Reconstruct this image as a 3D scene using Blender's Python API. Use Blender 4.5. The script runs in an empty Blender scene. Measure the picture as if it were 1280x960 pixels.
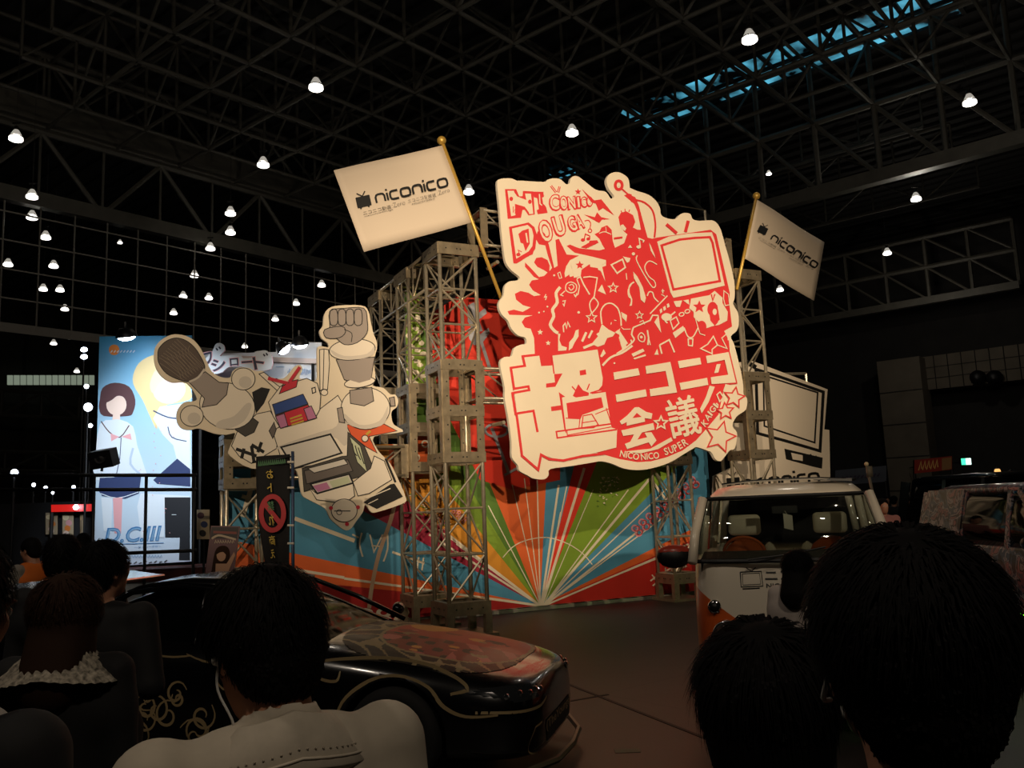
import bpy, math, random
import numpy as np
from mathutils import Vector, Matrix
from mathutils.geometry import tessellate_polygon
random.seed(7)
S = bpy.context.scene
COL = S.collection
R = math.radians
# ---------------------------------------------------------------- camera, world, light, exposure
FPX, PITCH, ROLL = 1080.0, R(8.25), R(2.3)
CAM = np.array([0.0, 0.0, 1.75])
FW = np.array([0, math.cos(PITCH), math.sin(PITCH)])
_U = np.array([0, -math.sin(PITCH), math.cos(PITCH)])
_X = np.array([1.0, 0, 0])
RT = math.cos(ROLL) * _X - math.sin(ROLL) * _U
UP = math.cos(ROLL) * _U + math.sin(ROLL) * _X
cd = bpy.data.cameras.new('camera'); cam = bpy.data.objects.new('camera', cd); COL.objects.link(cam)
cd.sensor_width = 36.0; cd.lens = FPX * 36.0 / 1280.0; cd.clip_end = 500; cd.clip_start = 0.05
m = Matrix.Identity(4)
for i in range(3):
    m[i][0] = RT[i]; m[i][1] = UP[i]; m[i][2] = -FW[i]; m[i][3] = CAM[i]
cam.matrix_world = m
S.camera = cam
S.view_settings.view_transform = 'Standard'; S.view_settings.look = 'None'
S.view_settings.exposure = 0.0; S.view_settings.gamma = 1.0; S.view_settings.use_curve_mapping = False
w = bpy.data.worlds.new('hall_night'); S.world = w; w.use_nodes = True
w.node_tree.nodes['Background'].inputs[0].default_value = (0.6, 0.62, 0.7, 1)
w.node_tree.nodes['Background'].inputs[1].default_value = 0.002

def light(name, kind, loc, target=None, power=100, color=(1, 1, 1), size=0.3, spot=None, blend=0.6):
    l = bpy.data.lights.new(name, kind); l.energy = power; l.color = color
    if kind == 'AREA': l.size = size
    else: l.shadow_soft_size = size
    if spot: l.spot_size = R(spot); l.spot_blend = blend
    o = bpy.data.objects.new(name, l); COL.objects.link(o); o.location = loc
    if target is not None:
        o.rotation_euler = (Vector(target) - Vector(loc)).to_track_quat('-Z', 'Y').to_euler()
    return o
WARM = (1.0, 0.785, 0.55)
# stage spotlights hung across the hall behind the viewer, their beams passing over the crowd
light('stage_spot', 'SPOT', (4.2, -10.0, 4.9), (1.3, 14.0, 4.9), 14000, WARM, 0.1, 25, 0.9)
light('stage_spot', 'SPOT', (0.5, -6.0, 9.5), (0.8, 13.6, 4.5), 6500, WARM, 0.1, 29, 0.9)
light('stage_spot', 'SPOT', (-6.0, -7.0, 6.5), (-2.9, 13.0, 3.7), 5000, WARM, 0.1, 20, 0.7)
light('stage_spot', 'SPOT', (11.0, -2.0, 7.0), (5.8, 15.2, 4.2), 2600, WARM, 0.1, 26, 0.7)
# light of the nearest hall lamps (the farthest one is added fill, without a lamp), and of those behind the viewer
for x, y, e_ in ((5.64, 18.1, 36), (-4.4, 19.5, 30), (1.94, 22.6, 36), (-12.8, 21.6, 30), (12.5, 21.7, 60), (-8, 30, 36), (14.5, 29, 110), (21, 43, 160)):
    light('hall_lamp_and_fill', 'POINT', (x, y, 11.6), None, e_, (1.0, 0.9, 0.76), 0.2)
light('hall_lamp_and_fill', 'POINT', (2.0, -4.0, 11.5), None, 900, (1.0, 0.84, 0.66), 0.3)
light('hall_lamp_and_fill', 'POINT', (-6.0, 1.0, 11.5), None, 420, (1.0, 0.86, 0.7), 0.3)

# ---------------------------------------------------------------- helpers
def ray(px, py): return FW + (px - 640) / FPX * RT - (py - 480) / FPX * UP
def atY(px, py, y): d = ray(px, py); return CAM + d * (y / d[1])
def atZ(px, py, z): d = ray(px, py); return CAM + d * ((z - CAM[2]) / d[2])
def atP(px, py, p0, n):
    d = ray(px, py); n = np.array(n, float)
    return CAM + d * (np.dot(np.array(p0, float) - CAM, n) / np.dot(d, n))
def lin(c):
    if isinstance(c, str): c = [int(c[i:i + 2], 16) / 255 for i in (0, 2, 4)]
    return tuple(x / 12.92 if x <= 0.04045 else ((x + 0.055) / 1.055) ** 2.4 for x in c) + (1.0,)
MATS = {}
def mat(name, col='808080', rough=0.6, metal=0.0, noise=0.0, nscale=8.0, emit=None, estr=0.0, alpha=1.0, bump=0.0, coat=0.0, trans=0.0):
    if name in MATS: return MATS[name]
    ma = bpy.data.materials.new(name); ma.use_nodes = True
    nt = ma.node_tree; b = nt.nodes['Principled BSDF']
    c = lin(col)
    b.inputs['Base Color'].default_value = c
    b.inputs['Roughness'].default_value = rough; b.inputs['Metallic'].default_value = metal
    if coat: b.inputs['Coat Weight'].default_value = coat; b.inputs['Coat Roughness'].default_value = 0.08
    if trans: b.inputs['Transmission Weight'].default_value = trans
    if alpha < 1: b.inputs['Alpha'].default_value = alpha
    if emit is not None:
        b.inputs['Emission Color'].default_value = lin(emit); b.inputs['Emission Strength'].default_value = estr
    if noise or bump:
        tc = nt.nodes.new('ShaderNodeTexCoord'); nz = nt.nodes.new('ShaderNodeTexNoise')
        nz.inputs['Scale'].default_value = nscale; nz.inputs['Detail'].default_value = 5
        nt.links.new(tc.outputs['Object'], nz.inputs['Vector'])
        if noise:
            rp = nt.nodes.new('ShaderNodeValToRGB')
            rp.color_ramp.elements[0].position = 0.3; rp.color_ramp.elements[1].position = 0.7
            rp.color_ramp.elements[0].color = tuple(x * (1 - noise) for x in c[:3]) + (1,)
            rp.color_ramp.elements[1].color = tuple(min(1, x * (1 + noise)) for x in c[:3]) + (1,)
            nt.links.new(nz.outputs['Fac'], rp.inputs['Fac']); nt.links.new(rp.outputs['Color'], b.inputs['Base Color'])
        if bump:
            bp = nt.nodes.new('ShaderNodeBump'); bp.inputs['Strength'].default_value = bump; bp.inputs['Distance'].default_value = 0.02
            nt.links.new(nz.outputs['Fac'], bp.inputs['Height']); nt.links.new(bp.outputs['Normal'], b.inputs['Normal'])
    MATS[name] = ma
    return ma
OFF = {}
def tag(o, label=None, cat=None, group=None, kind=None):
    if label: o['label'] = label
    if cat: o['category'] = cat
    if group: o['group'] = group
    if kind: o['kind'] = kind
    return o
def thing(name, label, cat, loc=(0, 0, 0), group=None):
    o = bpy.data.objects.new(name, None); COL.objects.link(o); o.location = tuple(float(v) for v in loc)
    o.empty_display_size = 0.1
    OFF[o] = np.array(loc, float)
    return tag(o, label, cat, group)
def copy_tree(o, parent=None):
    c = o.copy(); COL.objects.link(c)
    if parent is not None: c.parent = parent
    for ch in list(o.children): copy_tree(ch, c)
    return c
def spline(pts, n=5, closed=True):
    P = [np.array(p, float) for p in pts]; out = []; N = len(P)
    rng = range(N) if closed else range(N - 1)
    for i in rng:
        if closed: a, b, c, d = P[i - 1], P[i], P[(i + 1) % N], P[(i + 2) % N]
        else: a, b, c, d = P[max(i - 1, 0)], P[i], P[i + 1], P[min(i + 2, N - 1)]
        for k in range(n):
            t = k / n
            out.append(0.5 * ((2 * b) + (c - a) * t + (2 * a - 5 * b + 4 * c - d) * t * t + (3 * b - a - 3 * c + d) * t ** 3))
    if not closed: out.append(P[-1])
    return out
def unit(v): v = np.array(v, float); return v / (np.linalg.norm(v) or 1)
class MB:
    def __init__(s): s.V = []; s.F = []; s.M = []; s.ms = []
    def mi(s, ma):
        if ma not in s.ms: s.ms.append(ma)
        return s.ms.index(ma)
    def add(s, verts, faces, ma):
        b = len(s.V); k = s.mi(ma)
        s.V.extend([tuple(map(float, v)) for v in verts])
        s.F.extend([tuple(b + i for i in f) for f in faces]); s.M.extend([k] * len(faces))
    def obox(s, c, ax, ay, az, ma):
        c, ax, ay, az = (np.array(v, float) for v in (c, ax, ay, az))
        v = [c + i * ax + j * ay + k * az for i in (-1, 1) for j in (-1, 1) for k in (-1, 1)]
        s.add(v, [(0, 1, 3, 2), (4, 6, 7, 5), (0, 4, 5, 1), (2, 3, 7, 6), (0, 2, 6, 4), (1, 5, 7, 3)], ma)
    def box(s, c, size, ma, rz=0.0):
        ca, sa = math.cos(rz), math.sin(rz); h = [x / 2 for x in size]
        s.obox(c, (h[0] * ca, h[0] * sa, 0), (-h[1] * sa, h[1] * ca, 0), (0, 0, h[2]), ma)
    def bbox(s, a, b, ma):
        s.box([(x + y) / 2 for x, y in zip(a, b)], [abs(y - x) for x, y in zip(a, b)], ma)
    def bar(s, p0, p1, w, h, ma, up=(0, 0, 1)):
        p0 = np.array(p0, float); p1 = np.array(p1, float); d = unit(p1 - p0); x = np.cross(d, up)
        if np.linalg.norm(x) < 1e-6: x = np.array([1., 0, 0])
        x = unit(x); z = np.cross(x, d)
        s.obox((p0 + p1) / 2, (p1 - p0) / 2, x * w / 2, z * h / 2, ma)
    def tube(s, p0, p1, r, ma, n=6, r1=None):
        s.path([p0, p1], r, ma, n, r1)
    def path(s, pts, r, ma, n=6, r1=None, closed=False, caps=True):
        P = [np.array(p, float) for p in pts]; N = len(P)
        rs = r if isinstance(r, (list, tuple)) else [r + ((r1 if r1 is not None else r) - r) * i / max(N - 1, 1) for i in range(N)]
        vs = []; x = None
        for i in range(N):
            if closed: d = unit(P[(i + 1) % N] - P[i - 1])
            else: d = unit(P[min(i + 1, N - 1)] - P[max(i - 1, 0)])
            if x is None:
                x = np.cross(d, (0, 0, 1.0))
                if np.linalg.norm(x) < 1e-3: x = np.cross(d, (1.0, 0, 0))
            x = unit(x - d * np.dot(x, d)); y = np.cross(d, x)
            vs += [P[i] + rs[i] * (math.cos(2 * math.pi * k / n) * x + math.sin(2 * math.pi * k / n) * y) for k in range(n)]
        fs = []
        for i in range(N if closed else N - 1):
            j = (i + 1) % N
            fs += [(i * n + k, i * n + (k + 1) % n, j * n + (k + 1) % n, j * n + k) for k in range(n)]
        if not closed and caps: fs += [tuple(range(n - 1, -1, -1)), tuple((N - 1) * n + k for k in range(n))]
        s.add(vs, fs, ma)
    def lathe(s, o, prof, ma, n=20, axis=(0, 0, 1)):
        o = np.array(o, float); a = unit(axis); x = np.cross(a, (0, 1.0, 0))
        if np.linalg.norm(x) < 1e-3: x = np.cross(a, (1.0, 0, 0))
        x = unit(x); y = np.cross(a, x); vs = []; fs = []
        for r, z in prof: vs += [o + a * z + r * (math.cos(2 * math.pi * k / n) * x + math.sin(2 * math.pi * k / n) * y) for k in range(n)]
        for i in range(len(prof) - 1):
            fs += [(i * n + k, i * n + (k + 1) % n, (i + 1) * n + (k + 1) % n, (i + 1) * n + k) for k in range(n)]
        s.add(vs, fs, ma)
    def ball(s, c, r, ma, n=14, sc=(1, 1, 1)):
        c = np.array(c, float); vs = []; fs = []; m_ = n // 2
        for i in range(m_ + 1):
            t = math.pi * i / m_
            for k in range(n):
                p = 2 * math.pi * k / n
                vs.append(c + r * np.array([sc[0] * math.sin(t) * math.cos(p), sc[1] * math.sin(t) * math.sin(p), sc[2] * math.cos(t)]))
        for i in range(m_): fs += [(i * n + k, (i + 1) * n + k, (i + 1) * n + (k + 1) % n, i * n + (k + 1) % n) for k in range(n)]
        s.add(vs, fs, ma)
    def poly(s, pts3, ma, pts2=None):
        p3 = [np.array(p, float) for p in pts3]
        if pts2 is None:
            nrm = np.zeros(3)
            for i in range(len(p3)): nrm += np.cross(p3[i - 1], p3[i])
            nrm = unit(nrm); x = np.cross(nrm, (0, 0, 1.0))
            if np.linalg.norm(x) < 1e-3: x = np.array([1., 0, 0])
            x = unit(x); y = np.cross(nrm, x); pts2 = [(p @ x, p @ y) for p in p3]
        tris = tessellate_polygon([[Vector((float(a), float(b), 0)) for a, b in pts2]])
        s.add(p3, [tuple(t) for t in tris], ma)
    def prism(s, pts3, off, mf, mside=None, mback=None):
        off = np.array(off, float); p = [np.array(q, float) for q in pts3]; q = [a + off for a in p]; n = len(p)
        s.poly(p, mf); s.poly(q[::-1], mback or mside or mf)
        s.add(p + q, [(i, (i + 1) % n, n + (i + 1) % n, n + i) for i in range(n)], mside or mf)
    def build(s, name, parent=None, smooth=False, org=None, label=None, cat=None, group=None, kind=None, weld=False):
        off = OFF[parent] if parent is not None else (np.array(org, float) if org is not None else np.zeros(3))
        me = bpy.data.meshes.new(name)
        V = np.array(s.V, float) - off
        me.from_pydata([tuple(v) for v in V], [], s.F); me.update()
        for ma in s.ms: me.materials.append(ma)
        me.polygons.foreach_set('material_index', s.M)
        if smooth: me.polygons.foreach_set('use_smooth', [True] * len(s.F))
        o = bpy.data.objects.new(name, me); COL.objects.link(o)
        if parent is not None: o.parent = parent
        else: o.location = tuple(float(v) for v in off)
        OFF[o] = off
        return tag(o, label, cat, group, kind)
TXT = {}
def text_mesh(body, bold=0.0, shear=0.0, spacing=1.0):
    k = (body, bold, shear, spacing)
    if k not in TXT:
        c = bpy.data.curves.new('lettering', 'FONT'); c.body = body; c.offset = bold; c.resolution_u = 3; c.shear = shear; c.space_character = spacing
        o = bpy.data.objects.new('lettering', c)
        me = o.to_mesh()
        if me is None or len(me.polygons) == 0:
            COL.objects.link(o); dg = bpy.context.evaluated_depsgraph_get(); me = o.evaluated_get(dg).to_mesh()
        v = np.array([tuple(x.co)[:2] for x in me.vertices]); f = [tuple(p.vertices) for p in me.polygons]
        TXT[k] = (v, f); bpy.data.objects.remove(o)
    return TXT[k]
class Sheet:
    """flat print on a real plane: points are read in a zoomed frame and laid on the plane in layers"""
    def __init__(s, mb, p0, n, step=0.00012, lift=0.0006):
        s.mb = mb; s.p0 = np.array(p0, float); s.n = unit(n); s.step = step; s.k = 0; s.lift = lift; s.z(0, 0, 1)
    def z(s, x0, y0, sc): s.x0, s.y0, s.sc = x0, y0, sc; return s
    def P(s, p, off=0.0): return atP(s.x0 + p[0] / s.sc, s.y0 + p[1] / s.sc, s.p0, s.n) + s.n * off
    def nxt(s): s.k += 1; return s.lift + s.k * s.step
    def fill(s, ma, pts, smooth=0):
        if smooth: pts = spline(pts, smooth)
        h = s.nxt(); s.mb.poly([s.P(p, h) for p in pts], ma, [(p[0], p[1]) for p in pts])
    def line(s, ma, pts, w, closed=False, smooth=0):
        if smooth: pts = spline(pts, smooth, closed)
        P = [np.array(p, float) for p in pts]; n = len(P); h = s.nxt(); L = []; Rr = []
        for i in range(n):
            a = P[i - 1] if (i > 0 or closed) else P[i]; b = P[(i + 1) % n] if (i < n - 1 or closed) else P[i]
            d0 = unit(P[i] - a); d1 = unit(b - P[i])
            if not np.any(P[i] - a): d0 = d1
            if not np.any(b - P[i]): d1 = d0
            t = unit(d0 + d1) if np.linalg.norm(d0 + d1) > 1e-3 else d1
            nn = np.array([-t[1], t[0]]); k = min(1 / max(abs(np.dot(nn, (-d1[1], d1[0]))), 0.4), 2.2)
            L.append(P[i] + nn * w / 2 * k); Rr.append(P[i] - nn * w / 2 * k)
        V = [s.P(p, h) for p in L] + [s.P(p, h) for p in Rr]
        s.mb.add(V, [(i, (i + 1) % n, n + (i + 1) % n, n + i) for i in range(n if closed else n - 1)], ma)
    def ell(s, ma, c, rx, ry=None, ang=0, n=20):
        ry = ry or rx; a = R(ang)
        s.fill(ma, [(c[0] + rx * math.cos(t) * math.cos(a) - ry * math.sin(t) * math.sin(a), c[1] + rx * math.cos(t) * math.sin(a) + ry * math.sin(t) * math.cos(a))
                    for t in [2 * math.pi * i / n for i in range(n)]])
    def ring(s, ma, c, rx, ry, w, ang=0, n=24):
        a = R(ang)
        s.line(ma, [(c[0] + rx * math.cos(t) * math.cos(a) - ry * math.sin(t) * math.sin(a), c[1] + rx * math.cos(t) * math.sin(a) + ry * math.sin(t) * math.cos(a))
                    for t in [2 * math.pi * i / n for i in range(n)]], w, True)
    def star(s, ma, c, r, rot=-90, k=0.45, w=None):
        p = [(c[0] + (r if i % 2 == 0 else r * k) * math.cos(R(rot + 36 * i)), c[1] + (r if i % 2 == 0 else r * k) * math.sin(R(rot + 36 * i))) for i in range(10)]
        s.line(ma, p, w, True) if w else s.fill(ma, p)
    def text(s, ma, body, a, b, height, bold=0.0, shear=0.0, flip=False, spacing=1.0, skew=0.0):
        """baseline from a to b, glyph height in frame units"""
        v, f = text_mesh(body, bold, shear, spacing); a = np.array(a, float); b = np.array(b, float)
        lo, hi = v.min(0), v.max(0); d = b - a; up = np.array([d[1], -d[0]]); up = up / np.linalg.norm(up) * height
        if skew: up = up + unit(d) * skew * height
        h = s.nxt(); out = []
        for x, y in v:
            t = (x - lo[0]) / (hi[0] - lo[0]); q = (y - lo[1]) / (hi[1] - lo[1])
            if flip: t = 1 - t
            out.append(s.P(a + d * t + up * q, h))
        s.mb.add(out, f, ma)
# ---------------------------------------------------------------- the hall
T1 = np.array([-.762, .648]); T2 = np.array([.648, .762]); HO = np.array([16.14, 25.46])
def H(a, b, z): p = HO + T1 * a + T2 * b; return np.array([p[0], p[1], z])
ALU = mat('aluminium', 'CBBFA6', 0.3, 0.72, noise=.12, nscale=14)
ALUP = mat('aluminium_plate', '91846C', 0.42, 0.65, noise=.2, nscale=10)
STEEL = mat('roof_steel', '4A473F', 0.6, 0.0, noise=.15, nscale=3)
DARK = mat('black_plastic', '0B0B0C', 0.5)
BLACKCLOTH = mat('black_cloth', '0C0B0C', 0.9)
fm = mat('hall_floor', '262320', 0.5, noise=.3, nscale=1.3)
nt = fm.node_tree; b = nt.nodes['Principled BSDF']
tc = nt.nodes.new('ShaderNodeTexCoord'); mp = nt.nodes.new('ShaderNodeMapping'); mp.inputs['Rotation'].default_value = (0, 0, R(-40))
bk = nt.nodes.new('ShaderNodeTexBrick'); bk.offset = 0.0; bk.inputs['Scale'].default_value = 1.0
bk.inputs['Brick Width'].default_value = 3.0; bk.inputs['Row Height'].default_value = 3.0; bk.inputs['Mortar Size'].default_value = 0.012
bk.inputs['Color1'].default_value = (1, 1, 1, 1); bk.inputs['Color2'].default_value = (.82, .82, .82, 1); bk.inputs['Mortar'].default_value = (.25, .25, .25, 1)
mx = nt.nodes.new('ShaderNodeMixRGB'); mx.blend_type = 'MULTIPLY'; mx.inputs['Fac'].default_value = 1
src = b.inputs['Base Color'].links[0].from_socket
nt.links.new(tc.outputs['Object'], mp.inputs['Vector']); nt.links.new(mp.outputs['Vector'], bk.inputs['Vector'])
nt.links.new(src, mx.inputs['Color1']); nt.links.new(bk.outputs['Color'], mx.inputs['Color2']); nt.links.new(mx.outputs['Color'], b.inputs['Base Color'])
q = MB(); q.bbox((-70, -12, -0.2), (70, 90, 0), fm); q.build('floor', kind='structure')
q = MB(); dk = mat('roof_deck', '1D1C1B', 0.8, noise=.2, nscale=.6); q.bbox((-70, -12, 18.2), (70, 90, 18.5), dk)
for k in range(60):
    q.bar(H(-2, -26 + k * 0.9, 18.12), H(60, -26 + k * 0.9, 18.12), .12, .1, dk)
q.build('ceiling', kind='structure')
cw = mat('concrete_panel', '6B6255', 0.8, noise=.15, nscale=1)
dw = mat('dark_wall', '2C2A28', 0.85, noise=.2, nscale=1)
q = MB(); a = H(62, -40, 0); c = H(62, 30, 0)
q.bar(a + (0, 0, 9), c + (0, 0, 9), .5, 18, dw)
for k in range(36): q.bar(H(61.6, -40 + 2 * k, 0), H(61.6, -40 + 2 * k, 18), .2, .2, dw)
q.build('wall_back', kind='structure')
q = MB(); a = H(-30, 27, 0); c = H(62, 27, 0)
q.bar(a + (0, 0, 9), c + (0, 0, 9), .5, 18, dw)
q.build('wall_right', kind='structure')
# concrete column and balcony band on the right
def plan(px, b_):           # point of the right wall line seen at a column of the frame
    d = ray(px, 560); n2 = T2; p = HO + T2 * b_
    t = np.dot(p, n2) / np.dot(d[:2], n2); return d[:2] * t
q = MB(); A = plan(1112, 24.5); B = plan(1166, 24.5); mid = (A + B) / 2
ztop = atP(1138, 449, (*mid, 0), (T2[0], T2[1], 0))[2]
q.bar((*mid, 0), (*mid, ztop), 1.6, np.linalg.norm(A - B), cw, up=(-T1[0], -T1[1], 0))
for k in range(5): q.bar((*(A - T2 * .82), ztop * k / 5), (*(B - T2 * .82), ztop * k / 5), .03, .05, dw)
q.build('wall_column', kind='structure')
q = MB(); A = plan(1166, 25.5); B = plan(1330, 25.5)
zt = atP(1222, 439, (*plan(1222, 25.5), 0), (T2[0], T2[1], 0))[2]; zb = atP(1222, 482, (*plan(1222, 25.5), 0), (T2[0], T2[1], 0))[2]
q.bar((*A, (zt + zb) / 2), (*B, (zt + zb) / 2), 1.2, zt - zb, cw)
for k in range(9):
    c_ = A + (B - A) * k / 9 - T2 * .62
    q.bar((*c_, zb), (*c_, zt), .04, .04, dw)
for f in (.33, .66): q.bar((*(A - T2 * .62), zb + (zt - zb) * f), (*(B - T2 * .62), zb + (zt - zb) * f), .03, .04, dw)
q.build('wall_balcony', kind='structure')
# roof trusses
def truss(a0, a1, off, axis, zs, step=2.1, r=(.09, .07, .05), diag=True, beam=None, name='roof_truss', phase=0):
    q = MB(); P = (lambda s, z: H(s, off, z)) if axis == 1 else (lambda s, z: H(off, s, z))
    n = int(round((a1 - a0) / step))
    for i, z in enumerate(zs):
        if i == 0 and beam: q.bar(P(a0, z), P(a1, z), beam[0], beam[1], STEEL)
        else: q.tube(P(a0, z), P(a1, z), r[0], STEEL)
    for k in range(n + 1):
        s = a0 + k * step
        q.tube(P(s, zs[0]), P(s, zs[-1]), r[1], STEEL)
        if diag and k < n:
            for i in range(len(zs) - 1):
                if phase == 2:
                    if k % 2: q.tube(P(s, zs[i]), P(s + step, zs[i + 1]), r[2], STEEL)
                    else: q.tube(P(s, zs[i + 1]), P(s + step, zs[i]), r[2], STEEL)
                else: q.tube(P(s, zs[i]), P(s + step, zs[i + 1]), r[2], STEEL)
    return q.build(name, kind='structure')
truss(-6.2, 25.3, 0, 1, (12.5, 15.1, 17.5), beam=(.4, .45), r=(.11, .1, .085))
for k in range(1, 9): truss(0.1, 25.3, -2.35 * k, 1, (15.1, 17.4), r=(.07, .055, .05), phase=2)
for k in range(0, 13): truss(-21.15, 0, 0.1 + 2.1 * k, 2, (15.1, 17.4), step=2.35, r=(.07, .05, .045), diag=k % 2 == 0)
truss(-31.6, 2.0, 25.3, 2, (12.5, 14.9), beam=(.35, .5), phase=2, r=(.12, .05, .09), step=2.1)
truss(-31.6, 2.0, 25.2, 2, (15.6, 17.6), beam=(.3, .9), phase=2, r=(.12, .05, .07), step=2.1)
truss(4.0, 38, 21, 1, (12.3, 14.2, 15.9), r=(.13, .1, .07), beam=(.4, .4), step=2.2)
for b_ in (5, 9.5, 14): truss(4.0, 40, b_, 1, (15.8, 17.4), r=(.08, .05, .05), step=2.4, phase=2)
truss(-31, 26, 56, 2, (9.0, 10.6), r=(.13, .1, .1), step=2.4, phase=2)
truss(-31, 26, 55, 2, (5.4, 6.6), r=(.12, .08, .08), step=2.4, phase=2)
# hanging wire lattice under the left truss
q = MB(); LM = mat('lattice_bar', '77726A', .55)
for k in range(30): q.bar(H(25.3, -31 + k * 1.1, 8.1), H(25.3, -31 + k * 1.1, 12.3), .035, .05, LM)
for k in range(5): q.bar(H(25.3, -31, 8.1 + k * .95), H(25.3, 1, 8.1 + k * .95), .035, .05 if k else .3, LM)
q.build('trim_1', kind='structure')
# skylight strips, dark patches in their glow standing in for purlins below
def skymat(name, sc, thr):
    ma = bpy.data.materials.new(name); ma.use_nodes = True; nt = ma.node_tree; b = nt.nodes['Principled BSDF']
    b.inputs['Base Color'].default_value = (.01, .02, .03, 1); b.inputs['Emission Color'].default_value = lin('5FC0E0')
    tc = nt.nodes.new('ShaderNodeTexCoord'); nz = nt.nodes.new('ShaderNodeTexNoise'); nz.inputs['Scale'].default_value = sc; nz.inputs['Detail'].default_value = 4
    mr = nt.nodes.new('ShaderNodeMapRange'); mr.inputs['From Min'].default_value = thr; mr.inputs['From Max'].default_value = thr + .3; mr.inputs['To Max'].default_value = 1.4
    nt.links.new(tc.outputs['Object'], nz.inputs['Vector']); nt.links.new(nz.outputs['Fac'], mr.inputs['Value']); nt.links.new(mr.outputs['Result'], b.inputs['Emission Strength'])
    return ma
SKY = skymat('skylight_glazing', .55, .42)
def skylight(n, a0, a1, b0, b1, z, step):
    q = MB(); k = a0
    while k < a1 - .1:
        for (u, v) in ((b0, (b0 + b1) / 2 - .12), ((b0 + b1) / 2 + .12, b1)):
            q.poly([H(k + .08, u, z), H(k + .08, v, z), H(k + step - .08, v, z), H(k + step - .08, u, z)], SKY)
        q.bar(H(k, b0, z - .03), H(k, b1, z - .03), .14, .1, dk); k += step
    for v in (b0, (b0 + b1) / 2, b1): q.bar(H(a0, v, z - .05), H(a1, v, z - .05), .1, .12, dk)
    q.build('window_%d' % n, kind='structure')
skylight(1, 1.5, 14.3, -.9, 1.7, 18.05, .8)
skylight(2, 18.6, 20.6, 2.4, 3.8, 18.05, .5)
q = MB(); cl = mat('clerestory_glass', '222222', .5, emit='B9C8B0', estr=.35)
for k in range(9):
    p0 = atY(10 + 6 * k, 470, 58); 
A = atY(8, 469, 58.6); B = atY(118, 469, 62); A2 = atY(8, 481, 58.6); B2 = atY(118, 481, 62)
for k in range(14):
    f0, f1 = k / 14 + .008, (k + 1) / 14 - .008
    q.prism([A + (B - A) * f0, A + (B - A) * f1, A2 + (B2 - A2) * f1, A2 + (B2 - A2) * f0], (0, .1, 0), cl)
q.build('window_3', kind='structure')
# pendant lamps
LH = mat('lamp_housing', '3A3835', .4, .5); LE = mat('lamp_glow', 'FFFFFF', .5, emit='FFF6E6', estr=14); LG = mat('lamp_lens', 'FFFFFF', .5, emit='F4EFE6', estr=3.0)
LG2 = mat('lamp_upper_glass', 'FFFFFF', .5, emit='EFE8DA', estr=.35)
lp = thing('pendant_lamp', 'x', 'ceiling lamp', (0, 0, 0), 'lit pendant lamps under the hall roof')
q = MB(); q.lathe((0, 0, 0), [(0.0, .36), (.06, .35), (.075, .27), (.1, .24), (.0, .235)], LH, 18); q.build('reflector_housing', lp, True); q = MB(); q.lathe((0, 0, 0), [(.192, .0), (.2, .0), (.2, .025), (.192, .025), (.192, 0)], LH, 18); q.build('rim', lp, True)
q = MB(); q.ball((0, 0, .12), .075, LE, 12, (1, 1, 1.3)); q.build('bulb', lp, True)
q = MB(); q.lathe((0, 0, 0), [(.06, .24), (.1, .18), (.17, .04)], LG2, 18); q.lathe((0, 0, 0), [(.19, .0), (.195, -.07), (.17, -.09), (.0, -.095)], LG, 18); q.build('lens', lp, True)
q = MB(); q.tube((0, 0, .33), (0, 0, 6.9), .008, LH); q.tube((-.12, 0, .45), (.12, 0, .45), .03, LH); q.build('hanger', lp)
LAMPS = [(937, 48), (395, 108), (715, 165), (20, 172), (329, 205), (1212, 127), (1145, 248), (1109, 316), (40, 245), (40, 271), (57, 296), (67, 332), (54, 361), (75, 362),
         (81, 386), (288, 266), (288, 290), (263, 310), (243, 344), (229, 370), (261, 372), (217, 391), (402, 356), (370, 379), (344, 399), (975, 362), (586, 239), (88, 422),
         (67, 429), (306, 433), (96, 464), (10, 330), (961, 217), (150, 303)]
WHERE = {0: 'upper right beside the blue skylight', 1: 'upper left above the printed flag', 2: 'straight above the red and cream sign', 3: 'at the far left edge above the wire lattice', 4: 'just left of the printed flag, above the lattice',
         5: 'small at the far right under the steel truss', 6: 'right of the small flag, higher of two', 7: 'right of the small flag, lower of two', 25: 'tiny just below the small right flag', 26: 'just right of the big flag pole beside the tower top', 32: 'tiny dim, between skylight and small flag'}
for i, (x, y) in enumerate(LAMPS):
    p = atZ(x, y, 12.0)
    if p[1] > 54: p = atY(x, y, 54)
    o = lp if i == 0 else copy_tree(lp)
    o.location = tuple(float(v) for v in p)
    s = .9 if i not in (32, 33) else .45
    o.scale = (s,) * 3
    if i in WHERE: t = 'lit pendant hall lamp ' + WHERE[i]
    else: t = 'small lit pendant lamp %s, %s' % ('seen through the left wire lattice' if 280 < y < 415 else 'near the far left wall', '%d down in the %s column of lamps' % (1, 'x'))
    o['label'] = t
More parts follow.
